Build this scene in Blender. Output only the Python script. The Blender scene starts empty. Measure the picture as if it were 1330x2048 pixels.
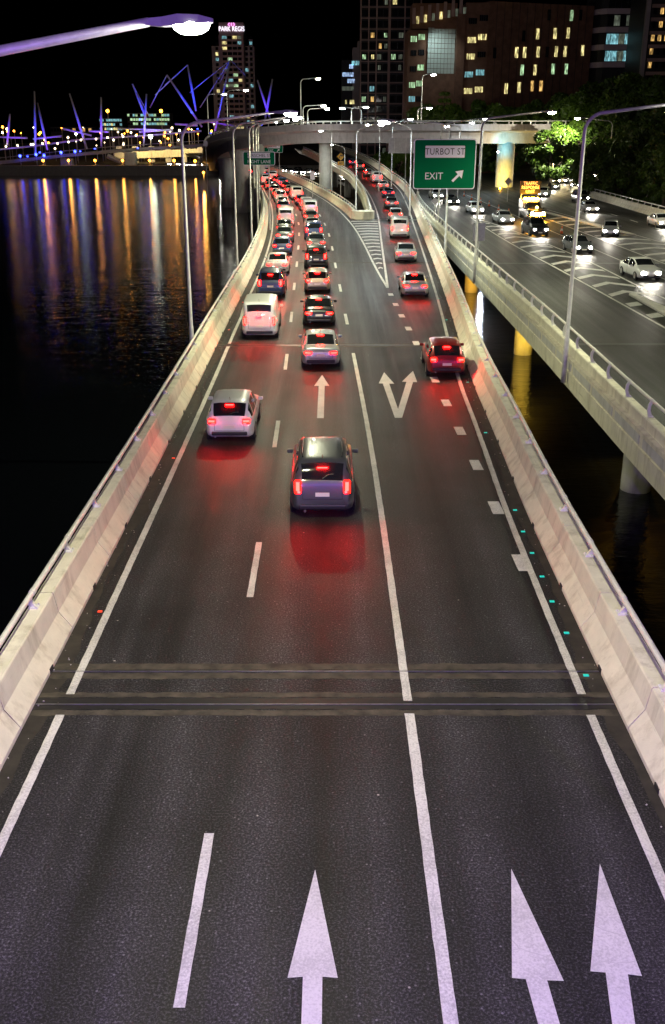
import bpy, bmesh, math, random
import numpy as np
from mathutils import Vector, Matrix

S = bpy.context.scene
COL = S.collection
R = math.radians
random.seed(7)

# ------------------------------------------------------------------ camera
FPX, CAMH = 2000.0, 10.6            # focal length in photo pixels, eye height above the road
PITCH = math.atan((1024 - 250) / FPX)
cam = bpy.data.cameras.new('camera')
cam.sensor_fit = 'VERTICAL'
cam.sensor_height = 36.0
cam.lens = FPX / 2048 * 36.0
cam.clip_start = 0.1
cam.clip_end = 5000
camo = bpy.data.objects.new('camera', cam)
COL.objects.link(camo)
camo.location = (0, 0, CAMH)
camo.rotation_euler = (R(90) - PITCH, 0, 0)
S.camera = camo
S.render.resolution_x, S.render.resolution_y = 665, 1024

# ------------------------------------------------------------------ night sky, added faint sun standing in for city glow
W = bpy.data.worlds.new('World')
S.world = W
W.use_nodes = True
wn = W.node_tree.nodes
sky = wn.new('ShaderNodeTexSky')
sky.sky_type = 'NISHITA'
sky.sun_disc = False
sky.sun_elevation = R(-8)
sky.sun_rotation = R(200)
wn['Background'].inputs['Strength'].default_value = 0.012
W.node_tree.links.new(sky.outputs[0], wn['Background'].inputs[0])
sun = bpy.data.lights.new('city_glow_fill', 'SUN')  # added fill lamp that keeps the building faces visible
sun.energy = 0.07
sun.angle = R(12)
sun.color = (1.0, 0.86, 0.78)
suno = bpy.data.objects.new('city_glow_fill', sun)
COL.objects.link(suno)
suno.rotation_euler = (R(52), 0, R(-25))
S.view_settings.view_transform = 'Standard'
S.view_settings.look = 'None'
S.view_settings.exposure = 0.25
S.view_settings.gamma = 1.0

# ------------------------------------------------------------------ helpers
def G(x, y, z=0.0):
    """point of the level z that lies on the sight line through photo pixel (x, y)"""
    a, b = (x - 665) / FPX, (y - 1024) / FPX
    d = (a, math.cos(PITCH) - b * math.sin(PITCH), -math.sin(PITCH) - b * math.cos(PITCH))
    t = (z - CAMH) / d[2]
    return (d[0] * t, d[1] * t)

def A(x, y, Y):
    """point at distance Y on the sight line through photo pixel (x, y)"""
    a, b = (x - 665) / FPX, (y - 1024) / FPX
    d = (a, math.cos(PITCH) - b * math.sin(PITCH), -math.sin(PITCH) - b * math.cos(PITCH))
    t = Y / d[1]
    return Vector((d[0] * t, Y, CAMH + d[2] * t))

def spline(pts):
    ys = np.array([p[0] for p in pts], float)
    xs = np.array([p[1] for p in pts], float)
    m = np.gradient(xs, ys)
    def f(Y):
        i = int(np.clip(np.searchsorted(ys, Y) - 1, 0, len(ys) - 2))
        h = ys[i + 1] - ys[i]
        t = (Y - ys[i]) / h
        if t < 0 or t > 1:
            j = 0 if t < 0 else -1
            return float(xs[j] + m[j] * (Y - ys[j]))
        return float((2*t**3-3*t*t+1)*xs[i] + (t**3-2*t*t+t)*h*m[i] + (-2*t**3+3*t*t)*xs[i+1] + (t**3-t*t)*h*m[i+1])
    return f

class MB:
    def __init__(s):
        s.v, s.f, s.m = [], [], []
    def add(s, v, f, mat=0):
        o = len(s.v)
        s.v += [tuple(p) for p in v]
        s.f += [tuple(i + o for i in q) for q in f]
        s.m += [mat] * len(f)
        return s
    def box(s, c, d, rz=0.0, mat=0, M=None):
        x, y, z = d[0]/2, d[1]/2, d[2]/2
        v = [(-x,-y,-z),(x,-y,-z),(x,y,-z),(-x,y,-z),(-x,-y,z),(x,-y,z),(x,y,z),(-x,y,z)]
        T = Matrix.Translation(c) @ (M if M is not None else Matrix.Rotation(rz, 4, 'Z'))
        v = [T @ Vector(p) for p in v]
        return s.add(v, [(0,3,2,1),(4,5,6,7),(0,1,5,4),(1,2,6,5),(2,3,7,6),(3,0,4,7)], mat)
    def prism(s, poly, z0, z1, mat=0):
        n = len(poly)
        v = [(p[0], p[1], z0) for p in poly] + [(p[0], p[1], z1) for p in poly]
        f = [tuple(range(n - 1, -1, -1)), tuple(range(n, 2*n))]
        f += [(i, (i+1) % n, n + (i+1) % n, n + i) for i in range(n)]
        return s.add(v, f, mat)
    def flat(s, poly, z, mat=0):
        return s.add([(p[0], p[1], z) for p in poly], [tuple(range(len(poly)))], mat)
    def tube(s, path, r, n=8, mat=0, caps=True):
        path = [Vector(p) for p in path]
        k = len(path)
        rr = r if isinstance(r, (list, tuple)) else [r] * k
        v, f = [], []
        up = Vector((0, 0, 1))
        t0 = (path[1] - path[0]).normalized()
        nrm = t0.cross(up)
        if nrm.length < 1e-3: nrm = Vector((1, 0, 0))
        nrm.normalize()
        for i, p in enumerate(path):
            t = (path[min(i+1, k-1)] - path[max(i-1, 0)]).normalized()
            nrm = (nrm - t * nrm.dot(t)).normalized()
            b = t.cross(nrm)
            for j in range(n):
                a = 2 * math.pi * j / n
                v.append(p + (nrm * math.cos(a) + b * math.sin(a)) * rr[i])
        for i in range(k - 1):
            for j in range(n):
                f.append((i*n+j, i*n+(j+1) % n, (i+1)*n+(j+1) % n, (i+1)*n+j))
        if caps:
            f.append(tuple(range(n-1, -1, -1)))
            f.append(tuple(range((k-1)*n, k*n)))
        return s.add(v, f, mat)
    def sweep(s, prof, path, closed=True, caps=True, mat=0):
        """prof: (lateral to the right, height); path: (x,y,z) level frames"""
        k, n = len(path), len(prof)
        v, f = [], []
        for i, p in enumerate(path):
            a, b = Vector(path[max(i-1, 0)]), Vector(path[min(i+1, k-1)])
            t = (b - a); t.z = 0; t.normalize()
            r = Vector((t.y, -t.x, 0))
            for (o, h) in prof:
                q = Vector(p) + r * o
                v.append((q.x, q.y, q.z + h))
        e = n if closed else n - 1
        for i in range(k - 1):
            for j in range(e):
                f.append((i*n+j, i*n+(j+1) % n, (i+1)*n+(j+1) % n, (i+1)*n+j))
        if closed and caps:
            f.append(tuple(range(n))[::-1]); f.append(tuple(range((k-1)*n, k*n)))
        return s.add(v, f, mat)
    def lathe(s, prof, c=(0, 0, 0), n=16, axis='Z', mat=0):
        v, f = [], []
        for (r, h) in prof:
            for j in range(n):
                a = 2*math.pi*j/n
                p = (r*math.cos(a), r*math.sin(a), h)
                if axis == 'X': p = (p[2], p[0], p[1])
                if axis == 'Y': p = (p[1], p[2], p[0])
                v.append((p[0]+c[0], p[1]+c[1], p[2]+c[2]))
        for i in range(len(prof)-1):
            for j in range(n):
                f.append((i*n+j, i*n+(j+1) % n, (i+1)*n+(j+1) % n, (i+1)*n+j))
        f.append(tuple(range(n-1, -1, -1))); f.append(tuple(range((len(prof)-1)*n, len(prof)*n)))
        return s.add(v, f, mat)
    def mesh(s, name, mats, smooth=False):
        me = bpy.data.meshes.new(name)
        me.from_pydata(s.v, [], s.f)
        for m in (mats if isinstance(mats, (list, tuple)) else [mats]):
            me.materials.append(M[m])
        me.polygons.foreach_set('material_index', s.m)
        if smooth: me.polygons.foreach_set('use_smooth', [True] * len(s.f))
        me.validate()
        bm = bmesh.new(); bm.from_mesh(me)
        bmesh.ops.recalc_face_normals(bm, faces=bm.faces)
        bm.to_mesh(me); bm.free()
        return me
    def build(s, name, mats, parent=None, smooth=False, loc=None, rot=None):
        return obj(name, s.mesh(name, mats, smooth), parent, loc, rot)

def obj(name, data, parent=None, loc=None, rot=None):
    o = bpy.data.objects.new(name, data)
    COL.objects.link(o)
    if parent: o.parent = parent
    if loc is not None: o.location = loc
    if rot is not None: o.rotation_euler = rot
    return o

def tag(o, label=None, cat=None, group=None, kind=None):
    if label: o['label'] = label
    if cat: o['category'] = cat
    if group: o['group'] = group
    if kind: o['kind'] = kind
    return o

def thing(name, label, cat, loc=(0, 0, 0), rz=0.0, group=None):
    o = obj(name, None, None, loc, (0, 0, rz))
    o.empty_display_size = 0.3
    return tag(o, label, cat, group)

def children(o):
    return [c for c in CH.get(o.name, [])]

def tree_of(root):
    kids = {}
    for o in COL.objects:
        if o.parent: kids.setdefault(o.parent.name, []).append(o)
    return kids

def copy_tree(o, kids, parent=None):
    c = o.copy()
    COL.objects.link(c)
    c.parent = parent
    for k in kids.get(o.name, []):
        copy_tree(k, kids, c)
    return c

def bevel(o, w, seg=2):
    m = o.modifiers.new('bevel', 'BEVEL')
    m.width, m.segments, m.limit_method, m.angle_limit = w, seg, 'ANGLE', R(35)
    return o

# ------------------------------------------------------------------ materials
M = {}
def new_mat(name):
    m = bpy.data.materials.new(name)
    m.use_nodes = True
    M[name] = m
    nt = m.node_tree
    return m, nt, nt.nodes['Principled BSDF']

def noise(nt, scale, detail=4, rough=0.6, vec=None, mapscale=None):
    tc = nt.nodes.new('ShaderNodeTexCoord')
    mp = nt.nodes.new('ShaderNodeMapping')
    nt.links.new(tc.outputs['Object'], mp.inputs[0])
    if mapscale: mp.inputs['Scale'].default_value = mapscale
    n = nt.nodes.new('ShaderNodeTexNoise')
    n.inputs['Scale'].default_value = scale
    n.inputs['Detail'].default_value = detail
    n.inputs['Roughness'].default_value = rough
    nt.links.new(mp.outputs[0], n.inputs['Vector'])
    return n

def ramp(nt, src, stops):
    r = nt.nodes.new('ShaderNodeValToRGB')
    while len(r.color_ramp.elements) < len(stops): r.color_ramp.elements.new(0.5)
    for e, (p, c) in zip(r.color_ramp.elements, stops):
        e.position = p
        e.color = (c[0], c[1], c[2], 1) if isinstance(c, tuple) else (c, c, c, 1)
    nt.links.new(src, r.inputs[0])
    return r.outputs[0]

def mixc(nt, mode, fac, a, b):
    m = nt.nodes.new('ShaderNodeMix')
    m.data_type, m.blend_type = 'RGBA', mode
    for sock, val in ((m.inputs[0], fac), (m.inputs[6], a), (m.inputs[7], b)):
        if hasattr(val, 'links') or hasattr(val, 'is_linked'): nt.links.new(val, sock)
        elif isinstance(val, tuple): sock.default_value = (*val, 1)
        else: sock.default_value = val
    return m.outputs[2]

def bump(nt, p, src, strength, dist=0.02):
    b = nt.nodes.new('ShaderNodeBump')
    b.inputs['Strength'].default_value = strength
    b.inputs['Distance'].default_value = dist
    nt.links.new(src, b.inputs['Height'])
    nt.links.new(b.outputs[0], p.inputs['Normal'])

def plain(name, col, rough=0.6, metal=0.0, var=0.0, vscale=3.0, coat=0.0, bmp=0.0):
    m, nt, p = new_mat(name)
    p.inputs['Base Color'].default_value = (*col, 1)
    p.inputs['Roughness'].default_value = rough
    p.inputs['Metallic'].default_value = metal
    if coat: p.inputs['Coat Weight'].default_value = coat
    if var:
        n = noise(nt, vscale, 6)
        c = ramp(nt, n.outputs[0], [(0.3, tuple(x*(1-var) for x in col)), (0.7, tuple(min(1, x*(1+var*0.5)) for x in col))])
        nt.links.new(c, p.inputs['Base Color'])
        if bmp: bump(nt, p, n.outputs[0], bmp)
    return m

def glow(name, col, strength):
    m, nt, p = new_mat(name)
    p.inputs['Base Color'].default_value = (*[min(1, c) for c in col], 1)
    p.inputs['Roughness'].default_value = 0.3
    p.inputs['Emission Color'].default_value = (*col, 1)
    p.inputs['Emission Strength'].default_value = strength
    return m

def window_glow(name, col, strength):
    m = glow(name, col, strength); nt = m.node_tree; p = nt.nodes['Principled BSDF']
    tc = nt.nodes.new('ShaderNodeTexCoord'); oi = nt.nodes.new('ShaderNodeObjectInfo')
    ad = nt.nodes.new('ShaderNodeVectorMath'); ad.operation = 'MULTIPLY_ADD'
    sp = nt.nodes.new('ShaderNodeMapping')
    nt.links.new(tc.outputs['Object'], sp.inputs[0]); sp.inputs['Scale'].default_value = (3.2, 1, 0.7)
    cb = nt.nodes.new('ShaderNodeCombineXYZ')
    mu = nt.nodes.new('ShaderNodeMath'); mu.operation = 'MULTIPLY'; mu.inputs[1].default_value = 91.0
    nt.links.new(oi.outputs['Random'], mu.inputs[0])
    for k in range(3): nt.links.new(mu.outputs[0], cb.inputs[k])
    va = nt.nodes.new('ShaderNodeVectorMath'); va.operation = 'ADD'
    nt.links.new(sp.outputs[0], va.inputs[0]); nt.links.new(cb.outputs[0], va.inputs[1])
    n = nt.nodes.new('ShaderNodeTexNoise'); n.inputs['Scale'].default_value = 1.1; n.inputs['Detail'].default_value = 2
    nt.links.new(va.outputs[0], n.inputs['Vector'])
    k = ramp(nt, n.outputs[0], [(0.36, 0.12), (0.52, 0.75), (0.66, 1.9)])
    mm = nt.nodes.new('ShaderNodeMath'); mm.operation = 'MULTIPLY'; mm.inputs[1].default_value = strength
    nt.links.new(k, mm.inputs[0]); nt.links.new(mm.outputs[0], p.inputs['Emission Strength'])
    return m

def asphalt(name, base, tint=(1, 1, 1), tracks=False):
    m, nt, p = new_mat(name)
    g = noise(nt, 26, 2, 0.8)                       # aggregate
    big = noise(nt, 0.35, 5, 0.6)                   # patches
    st = noise(nt, 1.0, 4, 0.6, mapscale=(1.6, 0.035, 1))   # wear along the lanes
    c = ramp(nt, g.outputs[0], [(0.33, tuple(base*0.30*t for t in tint)), (0.52, tuple(base*0.95*t for t in tint)), (0.68, tuple(base*3.6*t for t in tint))])
    c2 = ramp(nt, big.outputs[0], [(0.3, 0.70), (0.7, 1.28)])
    c3 = ramp(nt, st.outputs[0], [(0.3, 0.66), (0.7, 1.34)])
    c = mixc(nt, 'MULTIPLY', 1.0, c, c2)
    c = mixc(nt, 'MULTIPLY', 1.0, c, c3)
    tc = nt.nodes.new('ShaderNodeTexCoord')
    for sc, r0, col in ((1.1, 0.02, (0.3, 0.28, 0.26)), (5.5, 0.075, tuple(base*5*t for t in tint))):
        vo = nt.nodes.new('ShaderNodeTexVoronoi'); vo.inputs['Scale'].default_value = sc
        nt.links.new(tc.outputs['Object'], vo.inputs['Vector'])
        sp = ramp(nt, vo.outputs['Distance'], [(0.0, 1.0), (r0, 1.0), (r0*1.4, 0.0)])
        c = mixc(nt, 'MIX', sp, c, col)                 # litter specks, pale stones
    if tracks:
        at = nt.nodes.new('ShaderNodeAttribute'); at.attribute_name = 'wear'
        k = ramp(nt, at.outputs['Fac'], [(0.0, 0.50), (0.5, 1.0), (1.0, 1.5)])
        c = mixc(nt, 'MULTIPLY', 1.0, c, k)
    nt.links.new(c, p.inputs['Base Color'])
    rr = ramp(nt, st.outputs[0], [(0.3, 0.44), (0.7, 0.66)])
    nt.links.new(rr, p.inputs['Roughness'])
    p.inputs['Specular IOR Level'].default_value = 0.18
    bump(nt, p, g.outputs[0], 0.6, 0.014)
    return m

def concrete(name, col, dirt=(0.16, 0.13, 0.09), streak=0.55, scuff=0.0):
    m, nt, p = new_mat(name)
    n = noise(nt, 1.3, 8, 0.65)
    s = noise(nt, 2.2, 5, 0.7, mapscale=(1.0, 1.0, 0.18))
    f = noise(nt, 30, 3)
    c = ramp(nt, n.outputs[0], [(0.28, tuple(x*0.8 for x in col)), (0.65, col)])
    k = ramp(nt, s.outputs[0], [(0.5, 0.0), (0.78, streak)])
    c = mixc(nt, 'MIX', k, c, dirt)
    if scuff:
        sc = noise(nt, 1.0, 6, 0.75, mapscale=(2.0, 0.22, 7.0))
        c = mixc(nt, 'MIX', ramp(nt, sc.outputs[0], [(0.60, 0.0), (0.70, scuff)]), c, (0.10, 0.09, 0.075))
    nt.links.new(c, p.inputs['Base Color'])
    p.inputs['Roughness'].default_value = 0.75
    bump(nt, p, f.outputs[0], 0.25, 0.01)
    return m

asphalt('asphalt', 0.022, (1.0, 0.96, 1.02), True)
asphalt('asphalt_side', 0.017, (1.0, 1.0, 0.88))
concrete('barrier', (0.80, 0.76, 0.60), (0.24, 0.19, 0.10), streak=0.6, scuff=0.4)
concrete('deck', (0.42, 0.40, 0.36))
concrete('flyover', (0.52, 0.48, 0.49))
concrete('pier', (0.62, 0.61, 0.58))
concrete('island', (0.6, 0.58, 0.5), streak=0.7)

def paint_mat(name, col, wear=0.5):
    m, nt, p = new_mat(name)
    n = noise(nt, 26, 6, 0.75)
    w = noise(nt, 0.9, 4, 0.7)
    k = mixc(nt, 'ADD', 1.0, n.outputs[0], ramp(nt, w.outputs[0], [(0.35, 0.0), (0.75, 0.22)]))
    f = ramp(nt, k, [(0.50, 0.0), (0.70, wear)])
    tc = nt.nodes.new('ShaderNodeTexCoord'); vo = nt.nodes.new('ShaderNodeTexVoronoi')
    vo.feature = 'DISTANCE_TO_EDGE'; vo.inputs['Scale'].default_value = 0.75
    dn = noise(nt, 3.0, 3); mv = nt.nodes.new('ShaderNodeMix'); mv.data_type = 'VECTOR'; mv.inputs[0].default_value = 0.12
    nt.links.new(tc.outputs['Object'], mv.inputs[4]); nt.links.new(dn.outputs['Color'], mv.inputs[5]); nt.links.new(mv.outputs[1], vo.inputs['Vector'])
    ck = ramp(nt, vo.outputs['Distance'], [(0.0, 0.42), (0.007, 0.0)])
    f = mixc(nt, 'LIGHTEN', 1.0, f, ck)
    c = mixc(nt, 'MIX', f, col, (0.10, 0.095, 0.09))
    nt.links.new(c, p.inputs['Base Color'])
    p.inputs['Roughness'].default_value = 0.6
    bump(nt, p, n.outputs[0], 0.3, 0.005)
paint_mat('paint', (0.66, 0.65, 0.60))
paint_mat('paint_arrow', (0.64, 0.62, 0.59), 0.35)
plain('tar', (0.018, 0.017, 0.018), 0.45, var=0.4, vscale=6)
plain('joint_tan', (0.062, 0.052, 0.038), 0.75, var=0.75, vscale=3)
plain('steel', (0.45, 0.45, 0.46), 0.35, 0.9, var=0.3, vscale=8)
plain('galv', (0.56, 0.55, 0.53), 0.5, 0.25, var=0.25, vscale=3)
plain('rail', (0.78, 0.78, 0.71), 0.42, 0.15, var=0.15, vscale=4)
plain('rubber', (0.02, 0.02, 0.02), 0.7)
plain('black_plastic', (0.015, 0.015, 0.016), 0.45)
plain('lamp_body', (0.33, 0.33, 0.35), 0.4, 0.3)
plain('soil', (0.03, 0.026, 0.02), 0.9, var=0.5, vscale=0.4)
plain('bark', (0.07, 0.055, 0.04), 0.9, var=0.5, vscale=5)
plain('white_paint', (0.75, 0.75, 0.74), 0.4)
plain('sign_green', (0.0, 0.115, 0.05), 0.8)
M['sign_green'].node_tree.nodes['Principled BSDF'].inputs['Specular IOR Level'].default_value = 0.08
plain('sign_white', (0.72, 0.66, 0.78), 0.4)
plain('sign_black', (0.012, 0.012, 0.014), 0.4)
plain('sign_yellow', (0.75, 0.42, 0.02), 0.4)
plain('sign_back', (0.40, 0.40, 0.40), 0.45, 0.5, var=0.2)
plain('cone_orange', (0.75, 0.12, 0.02), 0.5)
plain('plate', (0.75, 0.72, 0.6), 0.45)
plain('mast', (0.7, 0.7, 0.72), 0.5)
plain('glass', (0.012, 0.014, 0.016), 0.06, coat=0.5)
plain('brick_brown', (0.21, 0.105, 0.07), 0.85, var=0.35, vscale=0.6)
plain('render_grey', (0.42, 0.36, 0.38), 0.8, var=0.2, vscale=0.3)
plain('tower_pink', (0.52, 0.38, 0.40), 0.8, var=0.2, vscale=0.3)
plain('frame_brown', (0.42, 0.28, 0.26), 0.8, var=0.2, vscale=0.4)
plain('dark_cladding', (0.022, 0.022, 0.026), 0.5)
plain('dark_window', (0.012, 0.013, 0.016), 0.08)
plain('tile_white', (0.55, 0.60, 0.58), 0.5)
plain('band_grey', (0.55, 0.44, 0.50), 0.7)
for nm, c in (('car_silver', (0.42, 0.43, 0.45)), ('car_white', (0.70, 0.70, 0.68)), ('car_black', (0.012, 0.012, 0.014)),
              ('car_red', (0.25, 0.012, 0.012)), ('car_blue', (0.02, 0.045, 0.14)), ('car_grey', (0.10, 0.105, 0.11)), ('car_gold', (0.42, 0.36, 0.27))):
    plain(nm, c, 0.32, 0.35 if c[0] < 0.6 and c[0] > 0.05 else 0.0, coat=0.8)
glow('tail_red', (1.0, 0.0010, 0.0008), 400)
ORD = 'first second third fourth fifth sixth seventh eighth ninth tenth eleventh twelfth thirteenth fourteenth fifteenth sixteenth seventeenth eighteenth nineteenth twentieth'.split()
ORD += ['twenty-'+o for o in ORD[:9]] + ['thirtieth'] + ['thirty-'+o for o in ORD[:9]] + ['fortieth'] + ['forty-'+o for o in ORD[:9]] + ['fiftieth'] + ['fifty-'+o for o in ORD[:9]]
glow('head_white', (1.0, 0.93, 0.80), 160)
glow('head_far', (1.0, 0.90, 0.72), 45)
glow('indicator', (1.0, 0.28, 0.01), 90)
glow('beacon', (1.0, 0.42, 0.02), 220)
glow('lamp_white', (1.0, 0.97, 0.86), 190)
glow('lamp_cool', (0.75, 0.93, 1.0), 210)
glow('lamp_warm', (1.0, 0.86, 0.55), 150)
glow('lamp_orange', (1.0, 0.32, 0.02), 20)
glow('lamp_far', (1.0, 0.80, 0.45), 9)
glow('lamp_blue', (0.03, 0.05, 1.0), 14)
glow('lamp_pale', (0.85, 1.0, 0.72), 40)
glow('led_purple', (0.5, 0.2, 1.0), 12)
window_glow('win_warm', (1.0, 0.86, 0.36), 0.75)
window_glow('win_green', (0.62, 1.0, 0.55), 0.55)
window_glow('win_cyan', (0.36, 0.85, 0.95), 0.42)
window_glow('win_amber', (1.0, 0.60, 0.18), 0.65)
window_glow('win_dim', (0.5, 0.6, 0.45), 0.10)
window_glow('win_blue', (0.45, 0.65, 1.0), 0.7)
glow('sign_glow', (0.92, 0.88, 1.0), 1.6)
glow('sign_pink', (1.0, 0.35, 0.9), 1.3)
glow('message_glow', (1.0, 0.55, 0.22), 1.0)
glow('stud_glow_green', (0.02, 0.55, 0.42), 0.55)  # studs hold no lamp; the reflection is put in as glow
glow('stud_glow_red', (1.0, 0.08, 0.03), 0.7)

# leaves
m, nt, p = new_mat('leaf')
oi = nt.nodes.new('ShaderNodeObjectInfo')
n = noise(nt, 2.4, 3)
c = ramp(nt, n.outputs[0], [(0.3, (0.028, 0.070, 0.006)), (0.7, (0.085, 0.155, 0.012))])
nt.links.new(c, p.inputs['Base Color'])
p.inputs['Roughness'].default_value = 0.5
p.inputs['Transmission Weight'].default_value = 0.0

# river
m, nt, p = new_mat('water')
p.inputs['Base Color'].default_value = (0.004, 0.005, 0.007, 1)
p.inputs['Roughness'].default_value = 0.09
p.inputs['IOR'].default_value = 1.33
n1 = noise(nt, 0.55, 5, 0.6, mapscale=(0.55, 1.5, 1))
n2 = noise(nt, 2.6, 3, 0.6, mapscale=(0.7, 1.5, 1))
s = mixc(nt, 'ADD', 0.35, n1.outputs[0], n2.outputs[0])
bump(nt, p, s, 0.55, 0.085)

# ------------------------------------------------------------------ alignments (X as a function of the distance Y)
XL = spline([(-40,-5.85),(-10,-5.85),(20,-5.84),(32,-5.84),(45,-5.9),(54,-5.98),(64,-6.03),(77,-6.1),(93,-6.4),(106,-6.8),(119,-7.4),(134,-8.25),(148,-9.2),(172,-11.4),(189,-13.1),(220,-17),(260,-23.2),(320,-34),(420,-56),(520,-84)])
LE = lambda Y: XL(Y) + (0.6 if Y < 60 else 0.52)
MRE = spline([(60,4.4),(70.7,3.84),(78,3.55),(98,3.0),(110,2.6),(121,2.05),(130,1.45),(138,0.85),(148,-0.1),(157,-1.05),(172,-2.9),(189,-5.0),(217,-9.0),(261,-15.9),(320,-26),(420,-47.5),(520,-75)])
XMR = lambda Y: MRE(Y) + 0.5
_d1 = spline([(-40,-2.0),(-10,-2.0),(25,-2.0),(37,-2.08),(47,-2.22),(60,-2.45),(69,-2.65),(80,-2.85),(90,-3.05),(100,-3.28),(110,-3.55),(120,-3.95),(130,-4.5)])
_d2 = spline([(-40,1.48),(-10,1.48),(20,1.47),(33,1.37),(49,1.04),(59,0.8),(70,0.55),(80,0.3),(90,0.08),(100,-0.15),(110,-0.48),(120,-0.98),(130,-1.6)])
def D1(Y):
    t = min(max((Y - 110) / 20, 0), 1)
    return _d1(Y)*(1-t) + (LE(Y)*2 + MRE(Y))/3*t if Y > 110 else _d1(Y)
def D2(Y):
    t = min(max((Y - 110) / 20, 0), 1)
    return _d2(Y)*(1-t) + (LE(Y) + MRE(Y)*2)/3*t if Y > 110 else _d2(Y)
RE = spline([(-40,5.03),(-10,5.03),(22,5.03),(28,5.14),(33.5,5.33),(37,5.44),(42,5.58),(47,5.8),(53,6.14),(60,6.55),(70,7.07),(81,7.6),(93,8.15),(115.7,9.15),(146.5,10.4),(173.5,10.92),(185,10.7),(199,10.0),(217,9.3),(239.6,8.1),(265,6.0),(289,3.2),(310,0.2),(340,-5.0)])
XR = lambda Y: RE(Y) + 0.57
RLE = spline([(60,3.4),(70.7,3.84),(85,4.29),(102.8,4.84),(118,5.35),(133.5,5.72),(148,5.82),(161.5,5.75),(186,5.1),(199,4.5),(224,2.0),(255,-1.6),(293,-6.2),(330,-12)])
XRL = lambda Y: RLE(Y) - 0.5
def ZR(Y):
    if Y < 100: return 0.0
    if Y < 200: return 1.2*((Y-100)/100)**2
    return 1.2 + 0.024*(Y-200)
XS0 = spline([(-40,12.3),(0,12.2),(38,12.05),(55,12.2),(75,12.15),(110,12.0),(140,12.3),(160,13.2),(175,14.5)])   # side road, left edge

# ------------------------------------------------------------------ ground, river, roads
tag(MB().flat([(-900,-120),(45,-120),(45,180),(60,180),(60,900),(-900,900)], -6.0).build('river', 'water'), kind='structure')
land = MB()
land.prism([(41,-60),(300,-60),(300,175),(41,175)], -9, -0.6)
land.prism([(13.5,175.2),(300,175.2),(300,395),(-18,395),(-10,330),(2,280),(8,240)], -9, -4.2)
land.prism([(-700,372),(-19,395.3),(300,395.3),(300,900),(-700,900)], -9, -3.6)
tag(land.build('riverbank', 'soil'), kind='structure')

YS = [-30 + 2*i for i in range(int(330/2))]
def strip(mb, fa, fb, ys, zf=lambda Y: 0.0, dz=0.0, mat=0):
    v, f = [], []
    for Y in ys:
        v += [(fa(Y), Y, zf(Y)+dz), (fb(Y), Y, zf(Y)+dz)]
    for i in range(len(ys)-1):
        f.append((2*i, 2*i+1, 2*i+3, 2*i+2))
    mb.add(v, f, mat)

road = MB()
mid = lambda Y: 0.5*(D2(Y) + RE(Y)) if Y < 65 else 0.5*(MRE(Y)+RLE(Y))
def joinR(Y): return mid(Y) if Y < 124 else XMR(Y)
def joinL(Y): return mid(Y) if Y < 124 else XRL(Y)
ysA = [-30 + 2*i for i in range(78)]                       # to 124
WEAR = []
def lanes_strip(mb, lines, ys, zf=lambda Y: 0.0):
    """lines: boundaries from left to right; each pair is a lane with two wheel tracks"""
    fr = (0.0, 0.12, 0.24, 0.36, 0.5, 0.64, 0.76, 0.88); wv = (0.45, 0.6, 1.0, 0.55, 0.12, 0.55, 1.0, 0.6)
    rs = random.Random(31); v, f = [], []; cols = (len(lines)-1)*len(fr)+1
    for Y in ys:
        xs = [L_(Y) for L_ in lines]
        for a, b in zip(xs, xs[1:]):
            for q, w_ in zip(fr, wv):
                v.append((a+(b-a)*q, Y, zf(Y))); WEAR.append(min(1, max(0, w_+rs.uniform(-0.12,0.12))) if abs(b-a) > 2 else 0.35+rs.uniform(-0.1,0.1))
        v.append((xs[-1], Y, zf(Y))); WEAR.append(0.35)
    for i in range(len(ys)-1):
        for j in range(cols-1):
            f.append((i*cols+j, i*cols+j+1, (i+1)*cols+j+1, (i+1)*cols+j))
    mb.add(v, f)
SEAM = lambda Y: 0.5*(MRE(Y)+RLE(Y)) if Y >= 70 else (5.02-0.0*Y if Y < 20 else None)
SQX = spline([(-40,5.0),(20,4.98),(23.7,4.9),(27.8,4.85),(35.9,4.73),(43.8,4.56),(51.4,4.37),(59.2,4.13),(66.8,3.92),(71,3.84)])
seam = lambda Y: SQX(Y) if Y < 70 else 0.5*(MRE(Y)+RLE(Y))
lanes_strip(road, (XL, LE, D1, D2, seam), ysA)
lanes_strip(road, (seam, XR), ysA)
ysB = [124 + 4*i for i in range(95)]
lanes_strip(road, (XL, LE, D1, D2, XMR), ysB)
rd = tag(road.build('expressway_road', 'asphalt'), kind='structure')
at = rd.data.attributes.new('wear', 'FLOAT', 'POINT')
at.data.foreach_set('value', WEAR)
ysC = [124 + 3*i for i in range(68)]
rp = MB(); strip(rp, XRL, XR, ysC, ZR)
ramp_o = tag(rp.build('exit_ramp_road', 'asphalt'), kind='structure')

# slabs that carry them
sl = MB()
def slab(mb, fa, fb, ys, zf, top, bot):
    v, f = [], []
    for Y in ys:
        a, b = fa(Y), fb(Y)
        v += [(a, Y, zf(Y)+top), (b, Y, zf(Y)+top), (b-1.6, Y, zf(Y)+bot), (a+1.6, Y, zf(Y)+bot)]
    for i in range(len(ys)-1):
        for j in range(4):
            f.append((4*i+j, 4*i+(j+1) % 4, 4*i+4+(j+1) % 4, 4*i+4+j))
    f.append((0,1,2,3)); e = 4*(len(ys)-1); f.append((e+3,e+2,e+1,e))
    mb.add(v, f)
slab(sl, lambda Y: XL(Y)-0.9, lambda Y: XR(Y)+0.9, [-30+4*i for i in range(39)], lambda Y: 0, -0.08, -1.6)
slab(sl, lambda Y: XL(Y)-0.9, lambda Y: XMR(Y)+0.7, ysB, lambda Y: 0, -0.09, -1.6)
sl.build('deck_slab', 'deck', rd)
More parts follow.
